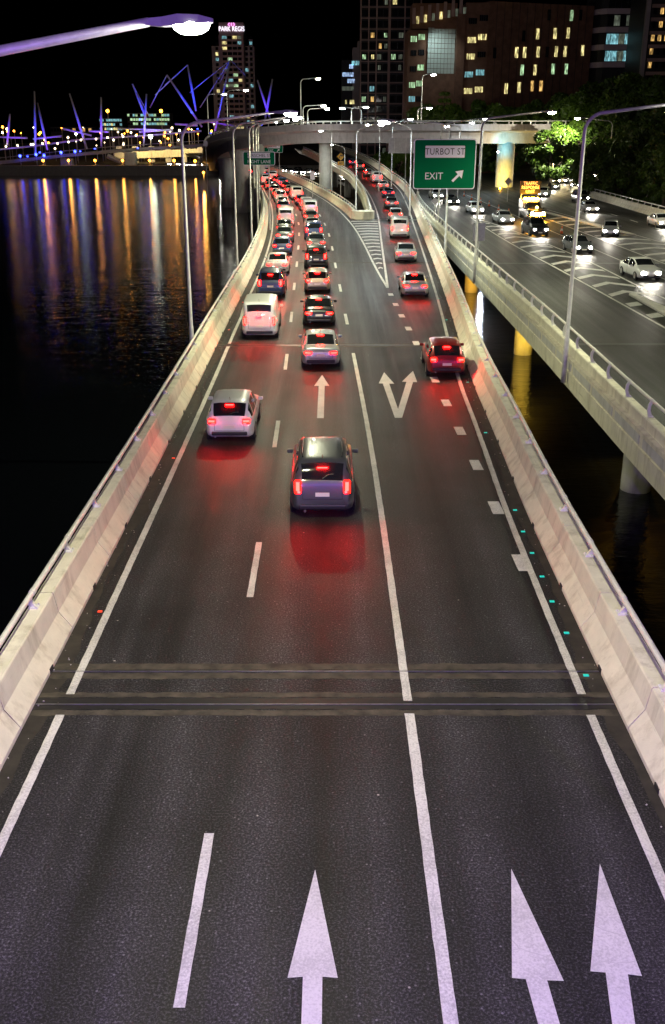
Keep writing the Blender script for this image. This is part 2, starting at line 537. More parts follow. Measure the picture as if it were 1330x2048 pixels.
sl = MB(); slab(sl, lambda Y: XRL(Y)-0.6, lambda Y: XR(Y)+0.7, [124.2+4*i for i in range(50)], ZR, -0.1, -1.5)
sl.build('deck_slab', 'deck', ramp_o)
for Y in (18, 51, 84, 117, 150, 183, 216, 249):
    x0, x1 = XL(Y), (XR(Y) if Y < 120 else XMR(Y))
    for fx in (0.22, 0.78):
        MB().lathe([(0.8,-7.5),(0.8,-1.61)], (x0+(x1-x0)*fx, Y, 0), 16).build('pier', 'pier', rd, smooth=True)
for Y in (140, 166, 192, 218, 246, 274):
    MB().lathe([(0.75,-7.5),(0.75,-2.4),(1.3,-1.55)], ((XRL(Y)+XR(Y))/2, Y, ZR(Y)), 16).build('pier', 'pier', ramp_o, smooth=True)

# --- painted markings (thin sheets a few mm above the asphalt)
PJ = random.Random(77)
def line(f, y0, y1, w, name, par=None, zf=lambda Y: 0.0, step=2.0, mat='paint'):
    n = max(1, int((y1-y0)/step))
    ys = [y0 + (y1-y0)*i/n for i in range(n+1)]
    if y0 < 48 and y1 > 6:
        n = max(2, int((y1-y0)/0.22)); ys = [y0 + (y1-y0)*i/n for i in range(n+1)]
    ja, jb = {Y: PJ.uniform(-0.006,0.005) for Y in ys}, {Y: PJ.uniform(-0.006,0.005) for Y in ys}
    mb = MB(); strip(mb, lambda Y: f(Y)-w/2-ja[Y], lambda Y: f(Y)+w/2+jb[Y], ys, zf, 0.0115 if name == 'continuity_dash' else 0.008)
    return mb.build(name, mat, par or rd)
for f, nm in ((LE, 'edge_line'), (RE, 'edge_line')):
    line(f, -25, 16.55, 0.17, nm); line(f, 17.3, 50.9, 0.17, nm)
line(LE, 51.6, 330, 0.16, 'edge_line')
line(RE, 51.6, 124, 0.16, 'edge_line'); line(RE, 124, 320, 0.16, 'edge_line', ramp_o, ZR)
y = -2.3
while y < 300:
    line(D1, y, y+3.4, 0.16 if y < 60 else 0.18, 'lane_dash'); y += 12.0
line(D2, -25, 16.6, 0.19, 'lane_line'); line(D2, 17.05, 49.3, 0.17, 'lane_line')
y = 57.0
while y < 300:
    line(D2, y, y+3.4, 0.18, 'lane_dash'); y += 12.0
SQ = spline([(20,5.0),(23.7,4.9),(27.8,4.85),(35.9,4.73),(43.8,4.56),(51.4,4.37),(59.2,4.13),(66.8,3.92),(71,3.84)])
for k in range(12):
    line(SQ, 23.2+4*k-0.0, 24.25+4*k, 0.34, 'continuity_dash')
line(MRE, 70.7, 124, 0.17, 'edge_line'); line(MRE, 124, 330, 0.16, 'edge_line')
line(RLE, 70.9, 124, 0.17, 'edge_line'); line(RLE, 124, 300, 0.15, 'edge_line', ramp_o, ZR)
y = 80.5
while y < 122:                                             # bars of the gore between the carriageways
    a, b = MRE(y)+0.16, RLE(y)-0.16
    MB().flat([(a,y),((a+b)/2,y+0.5),(b,y+0.1),(b,y+0.85),((a+b)/2,y+1.25),(a,y+0.75)], 0.008).build('gore_bar', 'paint', rd)
    y += 2.95

def arrow(polys, name='lane_arrow', par=None):
    mb = MB()
    for k, pl in enumerate(polys): mb.flat(pl, 0.008 + 0.0015*k)
    return mb.build(name, 'paint_arrow', par or rd)
def straight(x, tip):
    arrow([[(x, tip), (x-0.335, tip-2.08), (x-0.13, tip-2.06), (x-0.13, tip-7.2), (x+0.13, tip-7.2), (x+0.13, tip-2.06), (x+0.335, tip-2.08)]])
straight(-0.265, 12.26); straight(-0.47, 44.65)
def vee(xb, yb, t1, t2):
    a = [(t1[0], t1[1]), (t1[0]-0.34, t1[1]-2.1), (t1[0]-0.16, t1[1]-2.12), (xb-0.13, yb), (xb+0.11, yb), (t1[0]+0.12, t1[1]-2.14), (t1[0]+0.34, t1[1]-2.15)]
    b = [(t2[0], t2[1]), (t2[0]-0.65, t2[1]-2.1), (t2[0]-0.45, t2[1]-2.12), (xb-0.11, yb), (xb+0.15, yb), (t2[0]-0.16, t2[1]-2.15), (t2[0]+0.02, t2[1]-2.18)]
    arrow([a, b], 'turn_arrow')
vee(2.55, 37.5, (2.37, 45.14), (3.72, 45.44)); vee(2.92, 4.7, (2.73, 12.28), (4.11, 12.39))

# dusty shoulders outside the edge lines
plain('shoulder', (0.030, 0.025, 0.019), 0.8, var=0.6, vscale=2.2, bmp=0.4)
rs = random.Random(2)
for f, g_, sg_ in ((XL, LE, 1), (XR, RE, -1)):
    ys_ = [-25+0.5*i for i in range(290)]
    wv = [0.28+0.10*math.sin(i*0.31)+rs.uniform(-0.07,0.07) for i in range(290)]
    mb = MB(); k_ = dict(zip(ys_, wv))
    strip(mb, f, lambda Y: f(Y)+sg_*k_[Y], ys_, dz=0.003)
    mb.build('dust_strip', 'shoulder', rd)
lit = MB()
for i in range(230):                                       # grit and litter on the shoulders and joints
    Y = rs.uniform(8, 60); side_ = rs.choice((-1, 1))
    x = (XL(Y)+rs.random()**1.6*0.6) if side_ < 0 else (XR(Y)-rs.random()**1.6*0.6)
    s_ = rs.uniform(0.006, 0.022)
    lit.box((x, Y, 0.004+s_*0.4), (s_, s_*rs.uniform(0.6,1.6), s_*0.8), rs.uniform(0,3))
tag(lit.build('grit', 'island', rd), kind='stuff')
# --- transverse deck joints
def ragged(x0, x1, y0, y1, z, mt):
    n = 70; a_ = [(x0+(x1-x0)*i/n, y0+JR.uniform(-0.022,0.022)) for i in range(n+1)]; b_ = [(x0+(x1-x0)*i/n, y1+JR.uniform(-0.022,0.022)) for i in range(n+1)]
    mb = MB(); mb.add([(x,y,z) for x,y in a_]+[(x,y,z) for x,y in b_], [(i,i+1,n+2+i,n+1+i) for i in range(n)])
    mb.build('joint_strip', mt, rd)
JR = random.Random(9)
def xjoint(Y, w=1.0):
    a, b = XL(Y)+0.02, XR(Y)-0.02
    for (y0, y1, mt, dz) in ((0.06,0.32,'joint_tan',0.004), (-0.30,-0.06,'joint_tan',0.004), (-0.05,0.05,'tar',0.005)):
        ragged(a, b, Y+y0, Y+y1, dz, mt)
    MB().box(((a+b)/2, Y, 0.005), (b-a, 0.028, 0.014)).build('joint_steel', 'steel' if Y < 40 else 'tar', rd)
def bjoint(Y):
    a, b = XL(Y)+0.02, XR(Y)-0.02
    for (y0, y1, mt, dz) in ((-0.20,0.22,'tar',0.005), (0.24,0.42,'joint_tan',0.004), (-0.42,-0.22,'joint_tan',0.004)):
        ragged(a, b, Y+y0, Y+y1, dz, mt)
    MB().box(((a+b)/2, Y-0.02, 0.006), (b-a, 0.03, 0.014)).build('joint_steel', 'steel' if Y < 40 else 'tar', rd)
xjoint(18.2); bjoint(16.95); bjoint(51.2); xjoint(84.5)
# reflective road studs, their returned light put in as emission
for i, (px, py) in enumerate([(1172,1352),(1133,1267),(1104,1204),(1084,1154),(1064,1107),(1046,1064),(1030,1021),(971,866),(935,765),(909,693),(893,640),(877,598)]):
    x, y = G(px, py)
    MB().box((x, y, 0.016), (0.11, 0.07, 0.022)).build('road_stud', 'stud_glow_green', rd)
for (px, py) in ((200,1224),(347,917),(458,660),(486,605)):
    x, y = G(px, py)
    MB().box((x, y, 0.016), (0.10, 0.06, 0.022)).build('road_stud', 'stud_glow_red', rd)

# ------------------------------------------------------------------ side carriageway on the right
sr = MB()
ysS = [-30 + 5*i for i in range(42)]
XE = spline([(-40,39.5),(60,39.5),(135,39.9),(165,40.2),(180,40)])
strip(sr, XS0, XE, ysS)
sr.prism([(14.4,175.3),(40,175.3),(60,230),(95,330),(60,330),(38,250),(14,230)], -0.5, -0.003)
side = tag(sr.build('side_carriageway_road', 'asphalt_side'), kind='structure')
sl = MB(); slab(sl, lambda Y: XS0(Y)-0.1, lambda Y: XE(Y)+0.6, ysS, lambda Y: 0, -0.08, -1.5); sl.build('deck_slab', 'deck', side)
HL = spline([(40,19.1),(56,18.62),(63,18.4),(80,17.83),(94,17.25),(115,16.9),(127.7,17.0)])
HR = spline([(40,22.3),(66,21.75),(71,21.6),(86,21.3),(101,20.3),(116.6,18.85),(127.7,17.3)])
line(HL, 30, 127.6, 0.17, 'hatch_line', side); line(HR, 30, 127.6, 0.17, 'hatch_line', side)
y = 43.85
while y < 124:
    a, b = HL(y)+0.25, HR(y)-0.25
    if b - a > 0.5:
        if y < 66:
            MB().flat([(a,y-0.9),((a+b)/2-0.5,y+0.6-0.9),((a+b)/2-0.5,y+1.0),(a,y+0.3)], 0.008).build('hatch_bar', 'paint', side)
        else:
            w = (b-a)/3.2
            MB().flat([(a,y-0.95),((a+b)/2,y-0.95+1.9*w),(b,y-0.75),(b,y+0.25),((a+b)/2,y+0.05+1.9*w),(a,y+0.05)], 0.008).build('hatch_bar', 'paint', side)
    y += 4.0
line(lambda Y: 24.6-(Y-70)*0.028, 30, 170, 0.14, 'lane_line', side)
H2L = lambda Y: 25.7 + (135-Y)*0.03
H2R = lambda Y: 31.3 - (Y-105)*0.09
line(H2L, 60, 136, 0.16, 'hatch_line', side)
line(lambda Y: 32.6-(Y-90)*0.075, 60, 140, 0.15, 'hatch_line', side)
y = 70
while y < 128:
    a, b = H2L(y)+0.3, 32.6-(y-90)*0.075-0.3
    if b-a > 0.8: MB().flat([(a,y-0.9),((a+b)/2,y+0.7),(b,y-0.6),(b,y+0.3),((a+b)/2,y+1.7),(a,y+0.1)], 0.008).build('hatch_bar', 'paint', side)
    y += 4.0
y = 40
while y < 150:
    line(lambda Y: 35.6, y, y+3.2, 0.14, 'lane_dash', side); y += 9
for yj in (51.5, 84):
    MB().flat([(12.3,yj-0.25),(39,yj-0.25),(39,yj+0.25),(12.3,yj+0.25)], 0.004).build('joint_strip', 'tar', side)

def island(poly, label, name='traffic_island'):
    o = MB().prism(poly, 0.002, 0.15).build(name, 'island'); bevel(o, 0.03)
    return tag(o, label, 'traffic island')
island([(19.75,67.4),(20.2,67.6),(20.75,60),(21.05,40),(20.2,40),(19.75,58)], 'low concrete island inside the hatched area nearest the right edge')
island([(27.35,135),(27.75,135.4),(31.2,106.2),(30.95,105.3),(30.4,106)], 'long narrow concrete kerb island behind the silver hatchback')

# ------------------------------------------------------------------ barriers with rails
def barrier(name, label, f, y0, y1, sgn, zf=lambda Y: 0.0, seg=4.0, posts=3.05, pstart=None, low=False):
    """f: foot of the traffic face; sgn: side on which the barrier stands (+1 = right)"""
    t = thing(name, label, 'barrier', (f(y0), y0, zf(y0)))
    ox, oy, oz = t.location
    if low:
        prof = [(0.0,0.0),(0.0,0.38),(0.05,0.44),(0.36,0.44),(0.40,0.40),(0.40,0.02),(0.62,0.0),(0.62,-0.16),(0.44,-0.18),(0.44,-0.75),(0.5,-0.77),(0.5,-1.55),(0.0,-1.55)]
        rz_, ro, pz = 1.06, 0.17, 0.44
    else:
        prof = [(0.0,0.0),(0.0,0.09),(0.27,0.47),(0.345,0.92),(0.37,0.95),(0.63,0.95),(0.66,0.92),(0.66,0.6),(0.95,0.56),(0.95,-0.5),(0.0,-0.5)]
        rz_, ro, pz = 1.31, 0.56, 0.95
    y = y0
    P = lambda Y, o=0.0, h=0.0: (f(Y)+sgn*o-ox, Y-oy, zf(Y)+h-oz)
    while y < y1 - 0.01:
        ye = min(y+seg, y1)
        g = 0.014 if y < 80 else 0.004
        n = 2 if y > 40 else 2
        path = [P(y+g+(ye-y-2*g)*i/n) for i in range(n+1)]
        mb = MB(); mb.sweep([(sgn*o, h) for o, h in prof], path)
        o = mb.build('barrier_panel', 'barrier', t)
        if not low and y < 90 and zf(y) == 0:
            q = P(y+seg*0.55)
            MB().box((q[0]+sgn*0.03, q[1], 0.055), (0.09, 0.22, 0.10)).build('drain_slot', 'rubber', t)
        y = ye
    if low:
        y = y0
        while y < y1-1:
            q = P(y+2.0)
            MB().box((q[0]+sgn*0.455, q[1], -0.46), (0.03, 3.5, 0.44), math.atan2(-(f(y+3)-f(y+1)), 2)).build('fascia_panel', 'pier', t)
            y += seg
    n = max(2, int((y1-y0)/3))
    ys = [y0+(y1-y0)*i/n for i in range(n+1)]
    MB().tube([P(Y, ro, rz_) for Y in ys], 0.062, 10).build('hand_rail', 'rail', t, smooth=True)
    y = (pstart if pstart is not None else y0 + 1)
    pm = None
    while y < y1:
        if pm is None:
            mb = MB()
            # curved bracket: foot plate, bowed web, saddle
            mb.box((0,0,0.012), (0.20,0.22,0.024))
            hgt = rz_-pz
            web = [(sgn*0.09,0.02),(sgn*0.15,hgt*0.4),(sgn*0.13,hgt*0.75),(sgn*0.03,hgt+0.03),(sgn*-0.05,hgt-0.03),(sgn*0.03,hgt*0.7),(sgn*0.04,hgt*0.4),(sgn*-0.05,0.02)]
            k = len(web)
            v = [(a,-0.05,h) for a,h in web]+[(a,0.05,h) for a,h in web]
            mb.add(v, [tuple(range(k)), tuple(range(2*k-1,k-1,-1))]+[(i,(i+1)%k,k+(i+1)%k,k+i) for i in range(k)])
            mb.tube([(0,-0.09,hgt),(0,0.09,hgt)], 0.072, 10)
            for bx in (-0.07,0.07):
                for by in (-0.08,0.08): mb.box((bx,by,0.035),(0.03,0.03,0.03))
            pm = mb.mesh('rail_post', 'rail')
        o = obj('rail_post', pm, t, P(y, ro, pz))
        y += posts
    return t
barrier('roadside_barrier', 'pale concrete barrier with tubular rail along the river, left of the road', XL, -20, 330, -1, pstart=-20+ (39.29 % 3.05))
barrier('roadside_barrier', 'pale concrete barrier with tubular rail right of the exit lane, beside the water gap', XR, -20, 124, 1, pstart=-20+(39.0 % 3.05))
barrier('roadside_barrier', 'concrete barrier curving along the outer side of the rising exit ramp', XR, 124.02, 318, 1, ZR)
barrier('roadside_barrier', 'red lit concrete barrier between through lanes and exit ramp, left of nose', XMR, 126, 330, 1)
barrier('roadside_barrier', 'concrete barrier along the inner side of the exit ramp, right of nose', XRL, 126, 300, -1, ZR)
barrier('bridge_parapet', 'low parapet with bowed rail posts on the near edge of the side carriageway', XS0, -20, 172, -1, low=True, pstart=-20+(56.1 % 3.05))
barrier('roadside_barrier', 'white lit barrier with rail along the tree side of the side carriageway', XE, 40, 178, 1)
nb = MB()
nb.prism([(XMR(126)-0.02,126),(XRL(126)+0.02,126),(XRL(124.6)-0.25,124.8),((XMR(124)+XRL(124))/2,123.9),(XMR(124.6)+0.25,124.8)], 0.0, 0.98)
tag(bevel(nb.build('barrier_nose', 'barrier'), 0.06), 'blunt concrete nose block where the exit ramp splits from the through lanes', 'barrier')

# piers of the side carriageway
for k, Y in enumerate((16, 46, 77, 108, 139)):
    for x in (14.8, 25, 36):
        MB().lathe([(0.72,-7),(0.72,-5.4),(0.72,-3.4),(0.74,-3.38),(0.72,-3.36),(0.72,-1.5)], (x, Y, 0), 24).build('pier', 'pier', side, smooth=True)

# ------------------------------------------------------------------ flyover crossing above
FP = [(92,232,10.2),(62,210,10.3),(43,197.5,10.4),(28,193,10.4),(13,194.8,10.45),(0,198.5,10.4),(-8,202,10.1),(-14,206.5,9.5),(-18.5,213,8.6),(-21.5,222,7.3),(-23.5,234,5.8),(-25.5,250,4.2),(-28,270,2.8),(-32,295,1.6)]
def smooth_path(P, n=4):
    out = []
    for i in range(len(P)-1):
        p0, p1, p2, p3 = (Vector(P[max(i-1,0)]), Vector(P[i]), Vector(P[i+1]), Vector(P[min(i+2,len(P)-1)]))
        for k in range(n):
            t = k/n
            out.append(0.5*((2*p1)+(p2-p0)*t+(2*p0-5*p1+4*p2-p3)*t*t+(3*p1-p0-3*p2+p3)*t**3))
    out.append(Vector(P[-1]))
    return out
FPs = smooth_path(FP, 5)
fl = thing('flyover_bridge', 'curved concrete flyover crossing over the expressway on round pillars', 'bridge', (0, 198.5, 0))
def floc(p): return (p[0]-0, p[1]-198.5, p[2])
fp = [floc(p) for p in FPs]
deck = MB().sweep([(-4.6,-0.6),(-4.6,-0.1),(4.6,-0.1),(4.6,-0.6),(2.6,-1.1),(2.3,-2.9),(-2.3,-2.9),(-2.6,-1.1)], fp).build('deck', 'flyover', fl)
for sg in (-1, 1):
    MB().sweep([(sg*4.62,-0.75),(sg*4.9,-0.75),(sg*4.9,0.35),(sg*4.62,0.35)], fp).build('parapet', 'flyover', fl)
    rr = []
    for i, p in enumerate(fp):
        a, b = Vector(fp[max(i-1,0)]), Vector(fp[min(i+1,len(fp)-1)])
        t = b-a; t.z = 0; t.normalize()
        rr.append(Vector(p)+Vector((t.y,-t.x,0))*sg*4.76)
    MB().tube([(q.x,q.y,q.z+0.86) for q in rr], 0.09, 6).build('rail', 'rail', fl)
    pm = MB().box((0,0,0.24),(0.16,0.2,0.5)).mesh('rail_post','rail')
    for q in rr[::1]:
        obj('rail_post', pm, fl, (q.x, q.y, q.z+0.33))
for (x, Y, zt, r) in ((-1.4,199,7.5,1.12),(-18.3,212.8,5.7,1.5),(-22.3,226,3.7,1.4),(-24.5,242,2.0,1.3),(31.4,192.6,7.5,1.6)):
    if r == 1.5 or r == 1.4 or r == 1.3:
        pr = [(r,-7.2),(r,-3.0),(r*0.93,-2.8),(r*0.93,zt-4),(r*1.15,zt-2),(r*1.6,zt-0.2),(r*1.6,zt+0.4)]
    else:
        pr = [(r,-7.2),(r,zt+0.1)]
    MB().lathe(pr, (x, Y-198.5, 0), 28).build('pillar', 'pier', fl, smooth=True)
# a slimmer pillar carrying the near edge at the bend
MB().lathe([(1.15,-7.2),(1.15,7.2)], (-14.2, 203.5-198.5, 0), 24).build('pillar', 'pier', fl, smooth=True)
MB().box((-12.5,200.3-198.5,10.0),(0.9,0.05,0.55)).build('height_plate', 'sign_white', fl)

# ------------------------------------------------------------------ street lamps
LAMPM = {}
def lamp_light(kind, parent, loc, power, col, name='lamp_light', size=165, aim=None, blend=1.0):
    l = bpy.data.lights.new(name, 'SPOT')
    l.energy, l.color, l.spot_size, l.spot_blend, l.shadow_soft_size = power, col, R(size), blend, 0.12
    o = bpy.data.objects.new(name, l); COL.objects.link(o); o.parent = parent; o.location = loc
    if aim is not None:
        o.rotation_euler = (Vector(aim)-Vector(loc)).to_track_quat('-Z', 'Y').to_euler()
    return o
WARM = (1.0, 1.0, 0.64); COOL = (0.80, 0.95, 1.0)
def street_lamp(label, x, y, zb, ht, arm, ang, power=0.0, col=WARM, lens='lamp_white', r=0.11, rise=0.35, group=None, scale=1.0, tail=0.0, rad=0.9, tilt=0.0):
    """pole foot at (x,y,zb), arm of given length in direction ang (0 = +X)"""
    t = thing('street_lamp', label, 'street lamp', (x, y, zb), ang, group)
    rad = min(rad, arm*0.4)
    path = [(0,0,-tail),(0,0,0.02),(0,0,1.6)]
    rr = [r*1.0,r*1.0,r*1.0]
    path += [(0,0,1.62),(0,0,ht-rad)]; rr += [r*0.8,r*0.66]
    for k in range(1,7):
        a = math.pi/2*k/6
        path.append((rad-rad*math.cos(a), 0, ht-rad+rad*math.sin(a)*0.92)); rr.append(r*0.64)
    path.append((arm-0.25, 0, ht+rise)); rr.append(r*0.48)
    MB().tube(path, rr, 10).build('pole', 'galv', t, smooth=True)
    s = scale
    b = MB()
    v = []
    for (xx, w, h0, h1) in ((-0.32,0.06,-0.05,0.05),(-0.05,0.10,-0.07,0.07),(0.22,0.17,-0.05,0.11),(0.55,0.16,-0.03,0.10),(0.78,0.07,-0.01,0.05)):
        v += [(arm+xx*s,-w*s,ht+rise+h0*s),(arm+xx*s,w*s,ht+rise+h0*s),(arm+xx*s,w*0.8*s,ht+rise+h1*s),(arm+xx*s,-w*0.8*s,ht+rise+h1*s)]
    f = [(0,1,2,3),(19,18,17,16)]
    for i in range(4):
        for j in range(4): f.append((4*i+j,4*i+(j+1)%4,4*i+4+(j+1)%4,4*i+4+j))
    b.add(v, f); b.build('lamp_head', 'lamp_body', t, smooth=False)
    L = MB()
    L.lathe([(0.02,-0.17),(0.10,-0.15),(0.16,-0.09),(0.18,-0.02),(0.17,0.0)], n=12)
    L.v = [(arm+0.42*s+px*1.7*s, py*s, ht+rise-0.02*s+pz*s) for px,py,pz in L.v]
    L.build('lens', lens, t, smooth=True)
    if power:
        o = lamp_light('s', t, (arm+0.42*s, 0, ht+rise-0.24*s), power*0.86, col, size=174 if not tilt else 108, blend=0.7)
        if tilt: o.rotation_euler = (-tilt, -0.30, 0)
    return t
PW = 5600
def left_lamp(label, Y, px_bottom=None, power=PW, arm=4.6, **k):
    return street_lamp(label, XL(Y)-1.12, Y, -0.4, 11.2, arm, R(-2), power, tail=0.5, **k)
# big lamp close to the camera at the top left
street_lamp('street lamp with big white glowing head and purple lit arm, top left of the picture', -7.7, 17.0, -0.4, 11.86, 5.12, R(1), 5200, (1.0,0.97,0.58), r=0.14, rise=0.62, tail=0.5, scale=0.95)
left_lamp('tall grey street lamp outside the river barrier, nearest fully visible pole at left', 50.0, arm=4.7)
left_lamp('street lamp outside the river barrier, second pole along from the left', 77.5, arm=4.3)
left_lamp('street lamp outside the river barrier, third pole along beside small green sign', 98, arm=3.9)
left_lamp('street lamp outside the river barrier, fourth pole along from the left', 118, arm=3.0, power=4500)
left_lamp('street lamp outside the river barrier, fifth pole along near the flyover', 150, arm=3.6, power=5200)
left_lamp('street lamp outside the river barrier, last pole right under the flyover edge', 184, arm=3.6, power=5200)
street_lamp('street lamp carrying the large green exit sign right of the exit lane', XR(88)+1.15, 88, -0.4, 11.2, 5.0, R(180), PW*0.6, COOL, lens='lamp_cool', tail=0.5, rise=0.15, scale=1.25)
street_lamp('tall lamp on the near side parapet with its arm leaving the picture at right', 11.45, 48.6, -0.7, 11.9, 4.6, R(0), PW*0.95, (0.98,1.0,0.68), tail=0.6, r=0.13)
street_lamp('street lamp on the side parapet just right of the green exit sign', 11.4, 81.8, -0.7, 11.9, 4.9, R(2), PW*0.95, (0.98,1.0,0.66), tail=0.6, lens='lamp_warm', r=0.12)
street_lamp('street lamp on the side parapet behind the green exit sign', 12.0, 118, -0.4, 11.3, 4.4, R(0), 2800, (0.98,1.0,0.70), tail=0.6)
street_lamp('street lamp at the tree side of the side carriageway, its arm pointing left', 44.4, 170, 0, 11.3, 5.0, R(180), 21000, (1.0,0.95,0.70), lens='lamp_warm', scale=1.5, tilt=R(52))
street_lamp('street lamp near the right picture edge with its arm pointing left over the side carriageway', 42.5, 118, 0, 11.6, 5.3, R(180), 3500, (1.0,0.95,0.70), lens='lamp_warm')
# poles of the ramp and far road
for (lab, px, yb, Y, hx, zb, lens) in (
    ('street lamp standing behind the barrier nose with head above the ramp', 713, 0, 127, 745, 0.0, 'lamp_white'),
    ('bright cool street lamp beyond the ramp, right of the centre pillar', 785, 0, 178, 786, 0.8, 'lamp_cool'),
    ('slim street lamp left of the green exit sign on the ramp edge', 824, 0, 128, 800, 0.2, 'lamp_white'),
    ('street lamp with lit head just left of the curve warning sign', 690, 0, 230, 675, -4, 'lamp_white')):
    p = A(px, 250, Y)
    street_lamp(lab, p.x, Y, zb, 10.4, 2.4, R(0) if hx >= px else R(180), 2600 if Y < 200 else 1500, COOL, lens=lens, scale=1.3)
# on the flyover
for i, (px, pyt, Y, arm, hd, lens, lab) in enumerate((
    (414,188,222,2.9,0,'lamp_white','street lamp on the flyover bend, leftmost of the pair before the hotel tower'),
    (453,180,216,3.2,0,'lamp_white','street lamp on the flyover bend, right one of the pair before the hotel tower'),
    (601,157,203,2.6,0,'lamp_warm','tallest lamp on the flyover, alone against the black sky'),
    (606,211,206,3.2,0,'lamp_white','flyover lamp with curved arm, left of two close together'),
    (615,217,204,3.0,0,'lamp_cool','flyover lamp with cool blue light, right of two close together'),
    (723,216,201,2.9,180,'lamp_cool','flyover lamp with bluish head pointing left, above centre pillar'),
    (703,214,204,2.0,0,'lamp_white','flyover lamp with white head pointing right, above centre pillar'),
    (845,149,205,1.4,0,'lamp_white','tall flyover lamp before the pale tiled recess of the brown building'),
    (836,216,200,1.4,0,'lamp_white','short flyover lamp before the brown building'))):
    top = A(px, pyt, Y)
    zb = min(top.z-3, 10.2)
    if px < 500: zb = 7.0 if px < 430 else 8.2
    street_lamp(lab, top.x, Y, zb, top.z-zb, arm, R(hd), 900, COOL if lens == 'lamp_cool' else WARM, lens=lens, r=0.12, rise=0.05, scale=1.6, rad=0.8)
for i, (px, py, Y) in enumerate(((904,252,150),(953,245,185),(745,249,170),(650,182*0+261,190))):
    p = A(px, py, Y)
    street_lamp(('small glowing lamp under the flyover edge just left of the tall parapet lamp', 'bluish lamp at the flyover edge right of the green exit sign', 'lamp with small white head below the flyover rail', 'low lamp head seen below the flyover deck left of centre pillar')[i], p.x+1.2, Y, -0.5, p.z+0.5, 1.4, R(180), 900, COOL, lens='lamp_cool' if i in (1,) else 'lamp_white', scale=1.2, rad=0.5, rise=0.02)

# ------------------------------------------------------------------ lettering
def text_mesh(s, size, extrude=0.01, spacing=1.0):
    cu = bpy.data.curves.new('lettering', 'FONT')
    cu.body, cu.size, cu.extrude, cu.align_x, cu.align_y, cu.space_character = s, size, extrude, 'CENTER', 'CENTER', spacing
    cu.resolution_u = 3
    o = bpy.data.objects.new('lettering_tmp', cu); COL.objects.link(o)
    dg = bpy.context.evaluated_depsgraph_get()
    me = bpy.data.meshes.new_from_object(o.evaluated_get(dg))
    bpy.data.objects.remove(o); bpy.data.curves.remove(cu)
    return me
def lettering(s, size, mat, parent, loc, rot=(R(90),0,0), wx=1.0, bold=0.0, spacing=1.0):
    me = text_mesh(s, size, 0.008, spacing)
    me.materials.clear(); me.materials.append(M[mat])
    o = obj('lettering', me, parent, loc, rot); o.scale = (wx, 1, 1)
    return o
def rounded(w, h, r, n=4):
    out = []
    for (cx, cz, a0) in ((w/2-r,h/2-r,0),(-w/2+r,h/2-r,90),(-w/2+r,-h/2+r,180),(w/2-r,-h/2+r,270)):
        for k in range(n+1):
            a = R(a0+90*k/n); out.append((cx+r*math.cos(a), cz+r*math.sin(a)))
    return out
def panel(name, w, h, r, y0, y1, mat, parent, cx=0, cz=0):
    pts = rounded(w, h, r); k = len(pts)
    v = [(cx+a, y0, cz+b) for a, b in pts]+[(cx+a, y1, cz+b) for a, b in pts]
    return MB().add(v, [tuple(range(k)), tuple(range(2*k-1,k-1,-1))]+[(i,(i+1)%k,k+(i+1)%k,k+i) for i in range(k)]).build(name, mat, parent)
def sign_arrow(parent, cx, cz, s, mat='sign_white'):
    pts = [(-0.5,-0.36),(0.02,0.16),(-0.2,0.38),(0.5,0.5),(0.38,-0.2),(0.16,0.02),(-0.36,-0.5)]
    k = len(pts)
    v = [(cx+a*s,-0.075,cz+b*s) for a,b in pts]+[(cx+a*s,-0.06,cz+b*s) for a,b in pts]
    MB().add(v, [tuple(range(k)),tuple(range(2*k-1,k-1,-1))]+[(i,(i+1)%k,k+(i+1)%k,k+i) for i in range(k)]).build('arrow', mat, parent)

c = A(889, 328.5, 87.6); sw = 110/FPX*87.6*1.065; sh = 84/FPX*87.6*1.065
sg = thing('direction_sign', 'large green exit sign reading TURBOT ST with white arrow', 'road sign', (c.x, 87.55, c.z))
panel('backing', sw, sh, 0.22, -0.03, 0.02, 'sign_white', sg)
panel('face', sw-0.14, sh-0.14, 0.18, -0.045, -0.028, 'sign_green', sg)
panel('name_panel', 70/FPX*87.6*1.06, 20/FPX*87.6*1.06, 0.06, -0.06, -0.044, 'sign_white', sg, 0, 0.98)
lettering('TURBOT ST', 0.72, 'sign_black', sg, (0,-0.066,0.97), wx=0.82, spacing=1.08)
lettering('EXIT', 0.78, 'sign_white', sg, (-0.86,-0.055,-0.95), wx=0.96)
sign_arrow(sg, 1.1, -0.93, 0.95)
for z in (0.9, -0.9): MB().box((0,0.06,z),(sw*0.9,0.06,0.1)).build('brace', 'sign_back', sg)

def dsign(label, px, py, w, h, Y, l1, l2, arrowed):
    c = A(px, py, Y); k = Y/FPX*1.06
    g = thing('direction_sign', label, 'road sign', (c.x, Y, c.z))
    panel('backing', w*k, h*k, 0.15, -0.03, 0.02, 'sign_white', g)
    panel('face', w*k-0.12, h*k-0.12, 0.12, -0.045, -0.028, 'sign_green', g)
    panel('name_panel', w*k*0.7, h*k*0.38, 0.05, -0.06, -0.044, 'sign_white', g, 0, h*k*0.22)
    lettering(l1, h*k*0.33, 'sign_black', g, (0,-0.066,h*k*0.21), wx=0.95)
    lettering(l2, h*k*0.34, 'sign_white', g, (0 if not arrowed else -w*k*0.15,-0.055,-h*k*0.24), wx=0.95)
    if arrowed: sign_arrow(g, w*k*0.25, -h*k*0.23, h*k*0.34)
    for s in (-1, 1):
        MB().tube([(s*w*k*0.3, 0.08, -c.z-0.5), (s*w*k*0.3, 0.08, h*k*0.4)], 0.07, 8).build('post', 'galv', g)
    return g
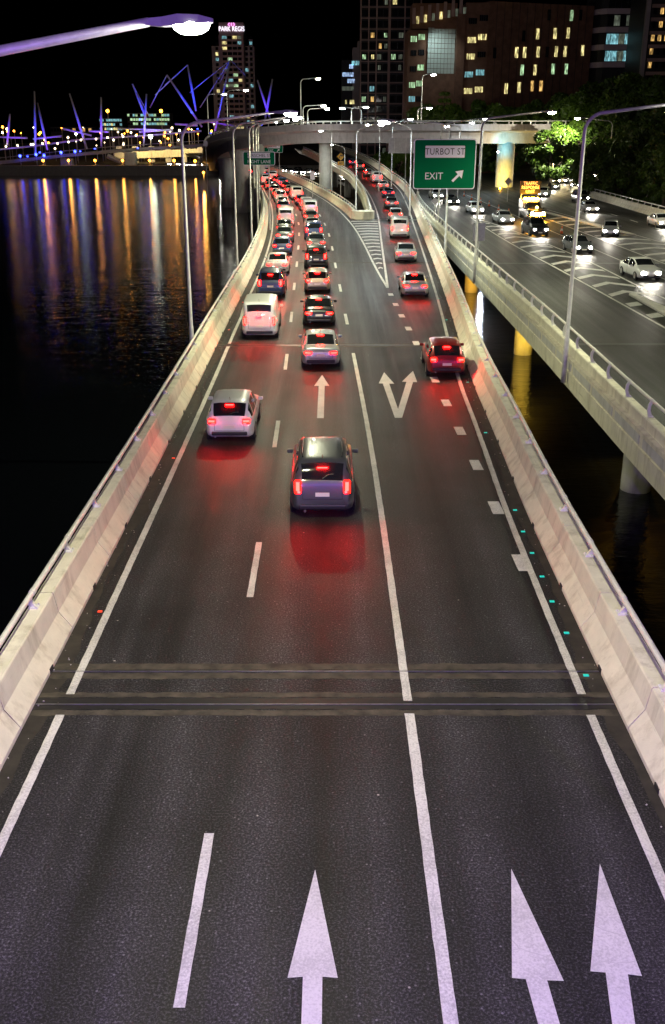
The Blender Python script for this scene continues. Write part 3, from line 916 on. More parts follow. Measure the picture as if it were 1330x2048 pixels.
dsign('small green sign reading HERSCHEL ST RIGHT LANE above the river barrier', 518, 317, 57, 23, 112, 'HERSCHEL ST', 'RIGHT LANE', False)
dsign('smaller green exit sign behind the flyover, above the far through lanes', 547, 297, 33, 14, 240, 'HERSCHEL ST', 'EXIT', True)

def small_sign(label, px, py, w, h, Y, mat, zfoot, diamond=False, txt=None, backside=False):
    c = A(px, py, Y); k = Y/FPX*1.06
    g = thing('road_sign', label, 'road sign', (c.x, Y, c.z))
    if diamond:
        s = w*k/2
        MB().add([(0,-0.03,-s),(s,-0.03,0),(0,-0.03,s),(-s,-0.03,0),(0,0.0,-s),(s,0.0,0),(0,0.0,s),(-s,0.0,0)], [(0,1,2,3),(7,6,5,4),(0,4,5,1),(1,5,6,2),(2,6,7,3),(3,7,4,0)]).build('face', mat, g)
    else:
        panel('face', w*k, h*k, 0.05, -0.03, 0.0, mat, g)
    MB().tube([(0,0.05,zfoot-c.z),(0,0.05,h*k*0.4)], 0.045, 8).build('post', 'galv', g)
    return g
g = small_sign('yellow diamond curve warning sign with speed plate on the ramp', 681.5, 313, 14, 14, 150, 'sign_yellow', 0.6, True)
k = 150/FPX*1.06
panel('speed_plate', 11*k, 7*k, 0.04, -0.03, 0.0, 'sign_yellow', g, 0, -11.5*k)
lettering('40', 6*k, 'sign_black', g, (0,-0.036,-11.5*k))
MB().tube([(-2.2*k,-0.04,-3*k),(-2.2*k,-0.04,0),(-0.5*k,-0.04,1.6*k),(2.2*k,-0.04,1.6*k)], 0.7*k, 6).build('curve_symbol', 'sign_black', g)
MB().add([(1.6*k,-0.045,3.6*k),(4.4*k,-0.045,1.6*k),(1.6*k,-0.045,-0.4*k)], [(0,1,2)]).build('curve_symbol', 'sign_black', g)
small_sign('small white rectangular sign on the barrier between through lanes and pillar', 625, 351, 8, 14, 165, 'sign_white', 0)
small_sign('small white sign on a pole at the flyover bend, left', 411, 287, 7, 9, 170, 'sign_white', -0.4)
small_sign('grey diamond sign seen from behind beside the yellow lit pillar', 1017, 363, 15, 15, 155, 'sign_back', 0, True)
g = small_sign('wide grey sign seen from behind beside the green exit sign', 812, 291, 62, 26, 150, 'sign_back', 0.4)
for s in (-1,0,1): MB().box((s*1.6,-0.06,0),(0.08,0.06,1.9)).build('stiffener', 'galv', g)
small_sign('small grey sign back standing on the side parapet near the exit lane', 870, 402, 14, 14, 128, 'sign_back', 0.3, True)
small_sign('pale sign panel seen from behind on the pole beside the hatching', 958, 464, 22, 32, 82.6, 'sign_back', -0.2)

# ------------------------------------------------------------------ vehicles
def loft(sections, caps=True):
    n = len(sections[0]); v = [p for s in sections for p in s]; f = []
    for i in range(len(sections)-1):
        for j in range(n):
            f.append((i*n+j, i*n+(j+1)%n, (i+1)*n+(j+1)%n, (i+1)*n+j))
    if caps: f += [tuple(range(n-1,-1,-1)), tuple(range((len(sections)-1)*n, len(sections)*n))]
    return v, f
def lerp(a, b, t): return tuple(x+(y-x)*t for x, y in zip(a, b))

def smooth_list(v, n=2):
    v = list(v)
    for _ in range(n):
        v = [v[0]]+[(v[i-1]+2*v[i]+v[i+1])/4 for i in range(1,len(v)-1)]+[v[-1]]
    return v
CARK = {
 #        half length, half width, roof line (y, z), belt height rear/front, cabin (rear glass foot, roof rear, roof front, screen foot), body pillars
 'sedan': (2.35, 0.90, [(-2.35,0.66),(-2.31,0.90),(-2.22,1.00),(-1.75,1.045),(-1.62,1.06),(-0.95,1.37),(-0.45,1.435),(0.15,1.43),(0.42,1.37),(1.15,1.00),(1.65,0.93),(2.1,0.82),(2.29,0.68),(2.35,0.52)], (0.93,0.87), (-1.66,-0.86,0.36,1.16), (-0.28,)),
 'hatch': (2.08, 0.87, [(-2.08,0.62),(-2.05,0.84),(-1.98,1.00),(-1.62,1.38),(-1.30,1.455),(-0.4,1.48),(0.15,1.46),(0.40,1.39),(1.08,1.02),(1.5,0.94),(1.88,0.80),(2.03,0.66),(2.08,0.50)], (0.95,0.88), (-1.99,-1.55,0.33,1.08), (-0.22,-1.32)),
 'suv':   (2.32, 0.94, [(-2.32,0.72),(-2.29,1.0),(-2.24,1.12),(-1.98,1.60),(-1.75,1.70),(-0.5,1.75),(0.25,1.72),(0.50,1.64),(1.12,1.18),(1.6,1.10),(2.1,0.98),(2.27,0.80),(2.32,0.58)], (1.08,1.02), (-2.25,-1.93,0.42,1.13), (-0.12,-1.45)),
 'van':   (2.50, 0.96, [(-2.50,0.80),(-2.49,1.2),(-2.46,1.6),(-2.40,1.90),(-2.2,1.97),(0.4,1.99),(0.75,1.93),(0.95,1.83),(1.75,1.17),(2.1,1.06),(2.38,0.90),(2.47,0.72),(2.50,0.55)], (1.15,1.08), (-2.49,-2.38,0.86,1.76), (0.35,-0.75)),
 'ute':   (2.45, 0.92, [(-2.45,0.80),(-2.43,0.98),(-2.3,1.02),(-0.75,1.03),(-0.66,1.2),(-0.55,1.62),(-0.35,1.72),(0.4,1.73),(0.62,1.66),(1.22,1.15),(1.7,1.08),(2.25,0.96),(2.40,0.78),(2.45,0.58)], (1.02,1.0), (-0.72,-0.5,0.56,1.23), (-0.1,)),
}
CARGRID = {}
def car_grid(kind):
    if kind in CARGRID: return CARGRID[kind]
    Lh, Wh, roof, (br, bf), (g0, g1, g2, g3), pill = CARK[kind]
    ys = set([-Lh,-Lh+0.015,-Lh+0.05,-Lh+0.11,Lh,Lh-0.015,Lh-0.05,Lh-0.11,g0,g1,g2,g3])
    for p in pill: ys |= {p-0.045, p+0.045}
    ys |= {g0+0.10, g3-0.14}
    y = -Lh+0.2
    while y < Lh-0.15: ys.add(round(y,3)); y += 0.13
    ys = sorted(ys)
    ys = [y for i, y in enumerate(ys) if i == 0 or y-ys[i-1] > 0.012]
    ry, rz = [a for a, _ in roof], [b for _, b in roof]
    zt = smooth_list([float(np.interp(y, ry, rz)) for y in ys], 1)
    rows = []
    for y, z in zip(ys, zt):
        u = abs(y)/Lh
        taper = 1.0 if u < 0.72 else 1.0-0.20*((u-0.72)/0.28)**2.2
        if u > 0.985: taper -= 0.035*(u-0.985)/0.015
        w = Wh*taper
        zb = min(br+(bf-br)*(y+Lh)/(2*Lh), z-0.035)
        zf = 0.21+0.16*max(0,(u-0.86)/0.14)**1.5
        cab = min(max((z-zb-0.05)/0.35, 0), 1)
        wb = w*(0.925 if cab > 0.02 else 0.90)
        k_ = 0.74 if kind != 'van' else 0.86
        wr = w*(0.80*(1-cab)+k_*cab)
        h = zb-zf
        half = [(0,zf),(w*0.80,zf),(w*0.955,zf+h*0.10),(w*0.99,zf+h*0.26),(w*0.985,zf+h*0.42),(w*1.0,zf+h*0.60),(w*0.99,zf+h*0.78),(w*0.962,zb-0.03),(wb,zb),
                ((wb+wr)/2+0.018*cab,(zb+z-0.05*cab)/2),(wr+0.012*cab,z-0.055*cab-0.012),(wr*0.90,z-0.018*cab),(wr*0.55,z+0.008),(0,z+0.016)]
        rows.append(half)
    CARGRID[kind] = (ys, zt, rows)
    return CARGRID[kind]

def make_car(name, paint, kind='hatch', lights='tail', label='', cat='car', group=None, detail=True, tail_mat='tail_red', head_mat='head_white', brake=True):
    """Local +Y is the direction of travel; origin on the ground under the middle."""
    t = thing(name, label, cat, group=group)
    Lh, Wh, roof, (br, bf), (g0, g1, g2, g3), pill = CARK[kind]
    ys, zt, rows = car_grid(kind)
    n = len(rows[0])
    verts = []
    for y, half in zip(ys, rows):
        verts += [(x,y,z) for x,z in half]+[(-x,y,z) for x,z in half[-2:0:-1]]
    m = 2*n-2
    groups = {}
    for i in range(len(ys)-1):
        yc = (ys[i]+ys[i+1])/2
        for j in range(m):
            side = 1 if j < n-1 else -1
            jj = j if j < n-1 else m-1-j
            key = 'body'
            if 8 <= jj <= 9 and g0+0.22 < yc < g3-0.30 and not any(abs(yc-p) < 0.045 for p in pill) and (rows[i][10][1]-rows[i][8][1] > 0.12):
                k = sum(1 for p in pill if yc > p)
                if not (kind == 'van' and k < 2): key = 'side_window%d%d' % (side, k)
            elif jj >= 11 and g2+0.02 < yc < g3-0.04: key = 'windscreen'
            elif jj >= 11 and g0+0.03 < yc < g1-0.02: key = 'rear_window'
            groups.setdefault(key, []).append((i*m+j, i*m+(j+1)%m, (i+1)*m+(j+1)%m, (i+1)*m+j))
    groups['body'] += [tuple(range(m-1,-1,-1)), tuple(range((len(ys)-1)*m, len(ys)*m))]
    for key, fs in groups.items():
        used = sorted({q for f in fs for q in f}); mp = {q: k for k, q in enumerate(used)}
        MB().add([verts[q] for q in used], [tuple(mp[q] for q in f) for f in fs]).build(key.rstrip('-0123456789'), paint if key == 'body' else 'glass', t, smooth=True)
    bd = lambda y: float(np.interp(y, [a for a,_ in roof], [b for _,b in roof]))
    # lamps: dark lens housing with a hot core
    tz = {'sedan':0.80,'hatch':0.86,'suv':1.02,'van':1.02,'ute':0.84}[kind]
    tw, th = {'sedan':(0.36,0.15),'hatch':(0.28,0.20),'suv':(0.20,0.40),'van':(0.13,0.44),'ute':(0.15,0.34)}[kind]
    for s in (-1, 1):
        xc = s*(Wh*0.80-tw/2+0.045)
        lens_ = bevel(MB().box((xc, -Lh+0.028, tz), (tw,0.13,th), rz=s*0.16).build('tail_light', 'tail_lens' if lights == 'tail' else 'lens_off', t), 0.04, 3)
        if lights == 'tail':
            if tw > th: bevel(MB().box((xc+s*0.01,-Lh-0.041,tz+th*0.10),(tw*0.78,0.02,th*0.34),rz=s*0.16).build('bulb', tail_mat, lens_), 0.008)
            else:       bevel(MB().box((xc+s*0.0,-Lh-0.041,tz+th*0.08),(tw*0.5,0.02,th*0.66),rz=s*0.16).build('bulb', tail_mat, lens_), 0.008)
            if detail: MB().box((xc-s*tw*0.16,-Lh-0.040,tz-th*0.34),(tw*0.4,0.02,th*0.16),rz=s*0.16).build('reverse_lamp', 'plate', lens_)
        hk = 1.05 if lights == 'head' else 0.9
        o = MB().lathe([(0.015,-0.06),(0.10,-0.05),(0.125,0.0),(0.11,0.06)], n=12, axis='Y')
        hz = bd(Lh-0.06)-0.08
        o.v = [(s*(Wh*0.62)+x*1.25*hk, Lh-(0.0 if lights == 'head' else 0.055)-y*0.6, hz+z*0.8*hk) for x,y,z in o.v]
        o.build('headlight', head_mat, t, smooth=True)
    if brake and lights == 'tail' and detail:
        yb = g1-0.10
        bevel(MB().box((0,yb-0.04,bd(yb)+0.012),(0.30,0.05,0.022)).build('brake_light', tail_mat, t), 0.006)
    pz = {'sedan':0.70,'hatch':0.66,'suv':0.80,'van':0.74,'ute':0.5}[kind]
    MB().box((0,-Lh-0.012,pz),(0.40,0.02,0.115)).build('number_plate','plate',t)
    if lights == 'head': MB().box((0,Lh+0.012,0.42),(0.40,0.02,0.11)).build('number_plate','plate',t)
    bevel(MB().box((0,-Lh+0.045,0.42),(Wh*1.46,0.16,0.15)).build('bumper','black_plastic',t),0.04)
    if detail:
        bevel(MB().box((0,Lh-0.06,0.38),(Wh*1.3,0.14,0.16)).build('grille','black_plastic',t),0.03)
        for s in (-1,1):
            bevel(MB().box((s*(Wh+0.075),g3-0.36,bf+0.10),(0.19,0.10,0.13),rz=-s*0.15).build('mirror',paint,t),0.04,3)
            # seams of tailgate and doors
            MB().box((s*Wh*0.60,-Lh-0.003,pz+0.04),(0.012,0.012,0.34)).build('panel_seam','black_plastic',t)
            for p in pill[:1]: MB().box((s*Wh*0.993,p,0.62),(0.012,0.012,0.5)).build('panel_seam','black_plastic',t)
        MB().box((0,-Lh-0.003,pz-0.14),(Wh*1.2,0.012,0.012)).build('panel_seam','black_plastic',t)
        if kind in ('suv','hatch'):
            ya, za = g0+0.06, bd(g0+0.06)
            MB().tube([(0,ya,za+0.02),(0.16,ya+0.05,bd(ya+0.05)+0.03),(0.33,ya+0.06,bd(ya+0.06)+0.03)],0.011,5).build('wiper','black_plastic',t)
        if kind == 'suv':
            for s in (-1,1): MB().tube([(s*0.56,-1.7,1.73),(s*0.58,-1.5,1.79),(s*0.58,0.0,1.80),(s*0.56,0.2,1.74)],0.018,6).build('roof_rail','black_plastic',t)
        MB().tube([(0,g1+0.2,bd(g1+0.2)),(0,g1+0.02,bd(g1+0.2)+0.16)],0.008,5).build('aerial','black_plastic',t)
        MB().tube([(-0.5,-Lh+0.1,0.30),(-0.5,-Lh-0.03,0.30)],0.035,8).build('exhaust','steel',t)
    r = 0.33 if kind not in ('suv','van','ute') else 0.37
    for yy in (-Lh*0.60, Lh*0.62):
        for s in (-1,1):
            w = MB().lathe([(r*0.9,-0.11),(r,-0.08),(r,0.08),(r*0.9,0.11)], (0,0,0), 18, 'X').build('wheel','rubber',t,smooth=False,loc=(s*(Wh-0.10),yy,r))
            if detail: MB().lathe([(r*0.66,-0.118),(r*0.6,-0.09),(r*0.6,0.09),(r*0.66,0.118)], (0,0,0), 12, 'X').build('rim','steel',w)
            if detail: MB().lathe([(r*1.15,-0.02),(r*1.15,0.02)], (s*(Wh-0.028),yy,r+0.01), 18, 'X').build('wheel_arch','black_plastic',t)
    return t
glow('tail_lens', (1.0, 0.006, 0.003), 9.0)
plain('lens_off', (0.16, 0.008, 0.008), 0.25)

def lane_pos(fa, fb, Y):
    x = (fa(Y)+fb(Y))/2
    e = 1.5
    x2 = (fa(Y+e)+fb(Y+e))/2; x1 = (fa(Y-e)+fb(Y-e))/2
    return x, math.atan2(-(x2-x1), 2*e)
lanes = {'left': (LE, D1), 'centre': (D1, D2), 'right': (D2, lambda Y: SQ(Y) if Y < 71 else MRE(Y)), 'exit': (lambda Y: SQ(Y) if Y < 71 else RLE(Y), RE)}
def put(t, lane, rearY, half=2.1, dx=0.0):
    Y = rearY + half
    x, a = lane_pos(*lanes[lane], Y)
    t.location = (x+dx, Y, ZR(Y) if lane == 'exit' else 0.0)
    t.rotation_euler = (0, 0, a)
    return t
# cars stand where the photograph's tail lamp lines begin and end
near = [('suv','car_grey','centre',26.7,'grey sport utility car in the centre lane, nearest vehicle on that lane'),
        ('hatch','car_white','left',34.0,'white hatchback in the left lane, nearest vehicle beside the river barrier'),
        ('sedan','car_silver','centre',45.6,'silver sedan in the centre lane just beyond the straight lane arrow'),
        ('hatch','car_red','exit',43.9,'dark red hatchback moving into the exit lane beside the split arrow'),
        ('van','car_white','left',52.5,'white van in the left lane just ahead of the nearest white hatchback'),
        ('sedan','car_black','centre',56.0,'black sedan in the centre lane between the silver sedan and the gold hatchback'),
        ('suv','car_blue','left',66.0,'dark blue sport utility car in the left lane ahead of the white van'),
        ('hatch','car_gold','centre',68.0,'gold hatchback in the centre lane just ahead of the black sedan'),
        ('sedan','car_silver','exit',66.0,'silver sedan in the exit lane beside the tip of the striped gore'),
        ('sedan','car_white','left',77.0,'white sedan in the left lane ahead of the dark blue car'),
        ('suv','car_black','centre',80.0,'black sport utility car in the centre lane level with the striped gore')]
lens = {'suv':2.32,'hatch':2.08,'sedan':2.35,'van':2.5}
protos = {}
def veh(kind, paint, lights, label, group=None, detail=True, **kw):
    key = (kind, paint, lights, detail, tuple(sorted(kw.items())))
    if key not in protos:
        nm = {'suv':'sport_utility_car','hatch':'hatchback_car','sedan':'sedan_car','van':'delivery_van','ute':'utility_truck'}[kind]
        protos[key] = make_car(nm, paint, kind, lights, label, 'van' if kind == 'van' else 'car', group, detail, **kw)
        return protos[key]
    kids = tree_of(None)
    o = copy_tree(protos[key], kids)
    o['label'] = label
    if group: o['group'] = group
    elif 'group' in o: del o['group']
    return o
for kind, paint, lane, ry, lab in near:
    put(veh(kind, paint, 'tail', lab), lane, ry, lens[kind])
paints = ['car_silver','car_white','car_black','car_grey']
kinds = ['sedan','hatch','suv','hatch','sedan']
rnd = random.Random(3); qn = {}
for lane, y0, y1, gap in (('left',89,300,8.4),('centre',92,300,8.2),('exit',84,250,14.5)):
    y = y0
    while y < y1:
        kd = rnd.choice(['sedan','hatch','suv','hatch','sedan','van']); pt = rnd.choice(['car_silver','car_white','car_black','car_grey','car_blue','car_red'] if kd != 'van' else ['car_white'])
        nq = qn.get(lane, 0); qn[lane] = nq+1
        o = veh(kd, pt, 'tail', '%s %s, %s from the near end of the %s' % (pt[4:], {'sedan':'sedan','hatch':'hatchback','suv':'sport utility car','van':'van'}[kd], ORD[nq], {'left':'far left lane queue','centre':'far centre lane queue','exit':'exit ramp row'}[lane]),
                {'left':'distant cars in the left lane','centre':'distant cars in the centre lane','exit':'distant cars on the exit ramp'}[lane], detail=False)
        put(o, lane, y, lens[kd], rnd.uniform(-0.15,0.15))
        y += gap + rnd.uniform(-0.9, 4.5)

# oncoming side
def oncoming(kind, paint, label, x, y, a=0.0, group=None, detail=True, **kw):
    o = veh(kind, paint, 'head', label, group, detail, **kw)
    o.location = (x, y, 0.0); o.rotation_euler = (0, 0, math.pi+a)
    if y < 165: lamp_light('h', o, (0, lens[kind]+0.12, 0.66), 520, (1.0, 0.92, 0.78), 'headlight_beam', 95, (0, lens[kind]+9, -0.3))
    return o
oncoming('hatch', 'car_silver', 'silver hatchback with lit headlights waiting beside the narrow kerb island', 28.6, 106.5, R(-14), tail_mat='lens_off')
for i, (x, y, kd, pt) in enumerate(((22.9,76,'sedan','car_white'),(21.9,92,'hatch','car_grey'),(20.9,107,'suv','car_black'),(19.7,120,'sedan','car_silver'),(18.3,134,'hatch','car_white'),(16.9,149,'sedan','car_black'),(15.9,161,'hatch','car_silver'))):
    lab = ['white sedan with bright headlights on the side carriageway, nearest oncoming car beside the hatching','grey hatchback with bright headlights following the nearest white oncoming sedan','black sport utility car with bright headlights left of the orange lit response truck'][i] if i < 3 else 'oncoming car with bright headlights, %s in the row left of the traffic cones' % ORD[i]
    oncoming(kd, pt, lab, x, y, R(4), None if i < 3 else 'distant oncoming cars on the side carriageway', detail=(i < 3), tail_mat='lens_off')
for i, (x, y, kd) in enumerate(((36.6,116,'sedan'),(33.4,136,'sedan'),(36.5,154,'suv'),(33.5,166,'hatch'),(39,185,'sedan'),(45,205,'hatch'),(51,222,'sedan'),(58,240,'suv'),(44,190,'hatch'),(50,208,'sedan'),(57,226,'hatch'),(64,246,'sedan'),(70,262,'sedan'),(62,262,'hatch'))):
    o = oncoming(kd, ['car_white','car_silver','car_black'][i % 3], 'oncoming car with headlights on the tree side road, %s from the near end' % ORD[i], x, y, R(0) if y < 160 else R(-18), 'oncoming cars on the curving road', detail=False, tail_mat='lens_off')
# queue on the lower road beyond the pillar
rnd = random.Random(11)
lown = -1
lowp = [(28,262),(12,292),(0,318),(-14,345),(-34,372),(-60,400)]
lr = MB()
lps = smooth_path([(x,y,-3.6) for x,y in lowp], 4)
lr.sweep([(-8,0.0),(8,0.0),(8,-0.5),(-8,-0.5)], [tuple(p) for p in lps])
tag(lr.build('lower_road', 'asphalt_side'), kind='structure')
for i, p in enumerate(lps[2:-1]):
    for off in (-4.5, -1.2, 2.2):
        lown += 1
        q = p + Vector((off+rnd.uniform(-0.4,0.4), rnd.uniform(-3,3), 0))
        o = oncoming(rnd.choice(['sedan','hatch']), rnd.choice(['car_white','car_silver']), 'tiny car with headlights on the lower road behind the pillar, %s from near end' % ORD[lown], q.x, q.y, R(-28), 'cars queuing on the lower road', detail=False, tail_mat='lens_off')
        o.location.z = -3.6

# traffic response truck
tr = make_car('response_truck', 'car_black', 'ute', 'head', 'response truck with amber beacons and TRAFFIC RESPONSE UNIT board on its roof', 'truck', tail_mat='lens_off')
tr.location = (24.2, 126.5, 0); tr.rotation_euler = (0, 0, math.pi+R(4)); tr.scale = (1.15, 1.15, 1.15)
bevel(MB().box((0,-0.55,1.98),(1.55,0.32,0.16)).build('beacon_bar','beacon',tr),0.05)
MB().box((0,-1.2,3.05),(2.2,0.12,1.3)).build('message_board','sign_black',tr)
for i, w in enumerate(('TRAFFIC','RESPONSE','UNIT')):
    lettering(w, 0.44, 'message_glow', tr, (0,-1.12,3.46-0.41*i), (R(90),0,math.pi), wx=0.95)
for s in (-0.9,0.9): MB().box((s,-1.3,2.1),(0.08,0.08,0.9)).build('board_strut','steel',tr)
MB().box((0,-1.45,1.45),(1.7,1.8,0.9)).build('service_body','car_white',tr)
MB().box((0,2.52,0.62),(1.5,0.10,0.26)).build('glowing_bull_bar','beacon',tr)  # amber glow put on the bar itself, no lamp in it
MB().lathe([(0.02,-0.04),(0.13,-0.03),(0.13,0.03)],(0,2.0,1.25),12,'Y').build('amber_lamp','beacon',tr)
lamp_light('b', tr, (0,1.2,2.2), 450, (1.0,0.5,0.08), 'beacon_light', 140, (0,6,0))

# traffic cones
def cone(x, y, label):
    t = thing('traffic_cone', label, 'traffic cone', (x, y, 0), 0, 'traffic cones')
    MB().prism([(-0.2,-0.2),(0.2,-0.2),(0.2,0.2),(-0.2,0.2)], 0.004, 0.05).build('base','rubber',t)
    MB().lathe([(0.16,0.05),(0.115,0.32)],n=12).build('cone_body','cone_orange',t,smooth=True)
    MB().lathe([(0.117,0.32),(0.08,0.55)],n=12).build('reflective_band','white_paint',t,smooth=True)
    MB().lathe([(0.08,0.55),(0.035,0.8)],n=12).build('cone_tip','cone_orange',t,smooth=True)
for i, (px, py) in enumerate(((928,393),(943,400),(961,407),(978,413),(997,422),(1017,430),(1069,447),(1123,468))):
    x, y = G(px, py)
    cone(x, y, ('orange traffic cone behind the response truck, %s from the left of its row' % ORD[i] if i < 6 else ('orange traffic cone standing at the front bumper of the response truck','orange traffic cone standing alone between response truck and silver hatchback')[i-6]))

# ------------------------------------------------------------------ trees
def leaf_mesh(name, blobs, n, size, seed):
    rg = np.random.default_rng(seed)
    blobs = np.array(blobs, float)
    w = (blobs[:,3]**2); w /= w.sum()
    idx = rg.choice(len(blobs), n, p=w)
    d = rg.normal(size=(n,3)); d /= np.linalg.norm(d,axis=1)[:,None]
    r = blobs[idx,3]*(0.55+0.5*rg.random(n)**0.6)
    c = blobs[idx,:3] + d*r[:,None]*np.array([1,1,0.8])
    a = rg.normal(size=(n,3)) + d*0.6 + np.array([0,0,0.3]); a /= np.linalg.norm(a,axis=1)[:,None]
    b = np.cross(a, rg.normal(size=(n,3))); b /= np.linalg.norm(b,axis=1)[:,None]
    e = np.cross(a, b)
    s = size*(0.6+0.8*rg.random(n))[:,None]
    v = np.stack([c-b*s, c+e*s*0.5, c+b*s, c-e*s*0.5], 1).reshape(-1,3)
    me = bpy.data.meshes.new(name)
    f = np.arange(4*n).reshape(-1,4)
    me.from_pydata(v.tolist(), [], f.tolist())
    me.materials.append(M['leaf'])
    return me
def blobset(seed, R_, H0, H1, n):
    rg = random.Random(seed); out = []
    for i in range(n):
        t = rg.random(); a = rg.uniform(0, 2*math.pi)
        z = H0+(H1-H0)*t
        rad = R_*math.sqrt(max(0.05, 1-(2*t-0.9)**2))*rg.uniform(0.35,0.95)
        out.append((rad*math.cos(a), rad*math.sin(a), z, rg.uniform(0.14,0.30)*R_))
    return out
CROWNS = [leaf_mesh('crown', blobset(s, 5.0, 3.4, 11.0, 34), 9000, 0.30, s) for s in (1, 2, 3)]
BUSH = [leaf_mesh('crown', blobset(s, 2.6, 0.6, 3.6, 18), 4200, 0.20, s) for s in (11, 12)]
def trunk_mesh(seed, h, r, spread):
    rg = random.Random(seed); mb = MB()
    mb.tube([(0,0,-0.6),(0.05,0.05,h*0.25),(-0.1,0.1,h*0.55),(0.1,0,h*0.85)], [r*1.25,r,r*0.75,r*0.3], 9)
    for i in range(7):
        a = i*0.9+rg.uniform(-0.3,0.3); z = h*(0.38+0.07*i)
        q = Vector((math.cos(a), math.sin(a), 0))*spread*rg.uniform(0.55,0.9)
        mb.tube([(0,0,z),(q.x*0.5,q.y*0.5,z+h*0.13),(q.x,q.y,z+h*0.27)], [r*0.45,r*0.28,r*0.08], 6)
    return mb.mesh('trunk','bark',True)
TRUNKS = [trunk_mesh(s, 10.0, 0.32, 4.2) for s in (5, 6, 7)]
STEM = trunk_mesh(9, 3.0, 0.09, 1.6)
def tree(label, x, y, z, s, k, rz, group=None, bush=False, sz=None):
    t = thing('leafy_shrub' if bush else 'leafy_tree', label, 'shrub' if bush else 'tree', (x, y, z), rz, group)
    t.scale = (s, s, sz or s)
    obj('trunk', STEM if bush else TRUNKS[k % 3], t)
    obj('crown', (BUSH[k % 2] if bush else CROWNS[k % 3]), t)
    return t
# the lamp-lit pair over the road bend
tree('bright green lamp lit tree, left one beside the yellow pillar', 36.6, 177, -0.6, 1.0, 0, 0.4)
tree('bright green lamp lit tree, middle one over the road bend', 42.3, 183, -0.6, 1.02, 1, 1.9)

tree('green lamp lit tree partly behind the tall lamp pole, right of the road bend', 50.5, 180, -0.6, 1.0, 2, 3.1)
rnd = random.Random(5)
for i, (px, py, Y) in enumerate(((1170,190,200),(1215,165,205),(1262,150,195),(1310,160,190),(1185,290,165),(1235,250,172),(1290,230,168),(1335,210,162),(1130,190,225),(1080,205,240),(1340,290,140),(1250,330,160))):
    top = A(px, py, Y); s = max(0.8, (top.z+0.6)/11.6)
    s = min(s, 2.1)
    tree('dark unlit tree right of the road bend, %s' % ('%s row, %s from left' % (('back','front')[i in (4,5,6,7,10,11)], ORD[{8:1,9:0,0:2,1:3,2:4,3:5,4:0,5:1,11:2,6:3,7:4,10:5}[i]])), top.x, Y, top.z-11.3*s, s, i, rnd.uniform(0,6), 'dark trees right of the road bend')
tree('lit leafy tree at the right picture edge beside the barrier', 49.5, 134, -0.6, 0.86, 1, 2.2)
for i, (px, Y, s) in enumerate(((1175,166,0.9),(1215,158,1.0),(1250,150,1.1),(1290,146,1.2),(1320,140,1.1))):
    p = A(px, 400, Y)
    tree('low dark shrub behind the rail of the tree side barrier, %s from the left' % ORD[i], p.x+4.5, Y, -0.6, s, i, i*1.3, 'shrubs behind the tree side barrier', True)
for i, (px, py, Y) in enumerate(((800,300,245),(855,215,255),(905,212,262),(955,206,258),(1000,215,250),(770,305,262))):
    top = A(px, py, Y); s = (top.z+4.2)/11.3
    tree('dark tree behind the flyover before the brown building, %s from the left' % ORD[{5:0,0:1,1:2,2:3,3:4,4:5}[i]], top.x, Y, -4.2, max(s,0.5), i, i*0.7, 'dark trees behind the flyover')
# araucaria silhouette
top = A(890, 176, 250); h = top.z+4.2
pt = thing('pine_tree', 'dark pine with tufted tiers before the brown building', 'tree', (top.x, 250, -4.2))
MB().tube([(0,0,0),(0.1,0,h*0.6),(0,0,h)], [0.35,0.22,0.05], 8).build('trunk','bark',pt)
bl = []
rg = random.Random(8)
for k in range(9):
    z = h*(0.42+0.065*k); rr = 3.3*(1-k/10.5)
    for j in range(6):
        a = j*math.pi/3+k*0.5
        bl.append((rr*math.cos(a), rr*math.sin(a), z+0.15*rr, 0.75-0.03*k))
obj('crown', leaf_mesh('crown', bl, 5000, 0.22, 21), pt)

# ------------------------------------------------------------------ buildings
WIN = {}
def win_mesh(w, h, mat):
    key = (round(w,2), round(h,2), mat)
    if key not in WIN:
        mb = MB(); mb.box((0,-0.02,0),(w,0.10,h),mat=0)
        WIN[key] = mb.mesh('window', mat)
    return WIN[key]
def win(parent, x, y, z, w, h, mat, rz=0.0, split=0):
    o = obj('window', win_mesh(w, h, mat), parent, (x, y, z), (0, 0, rz))
    for k in range(split):
        obj('mullion', win_mesh(0.12, h, 'dark_cladding'), o, (w*((k+1)/(split+1)-0.5), -0.045, 0))
    return o

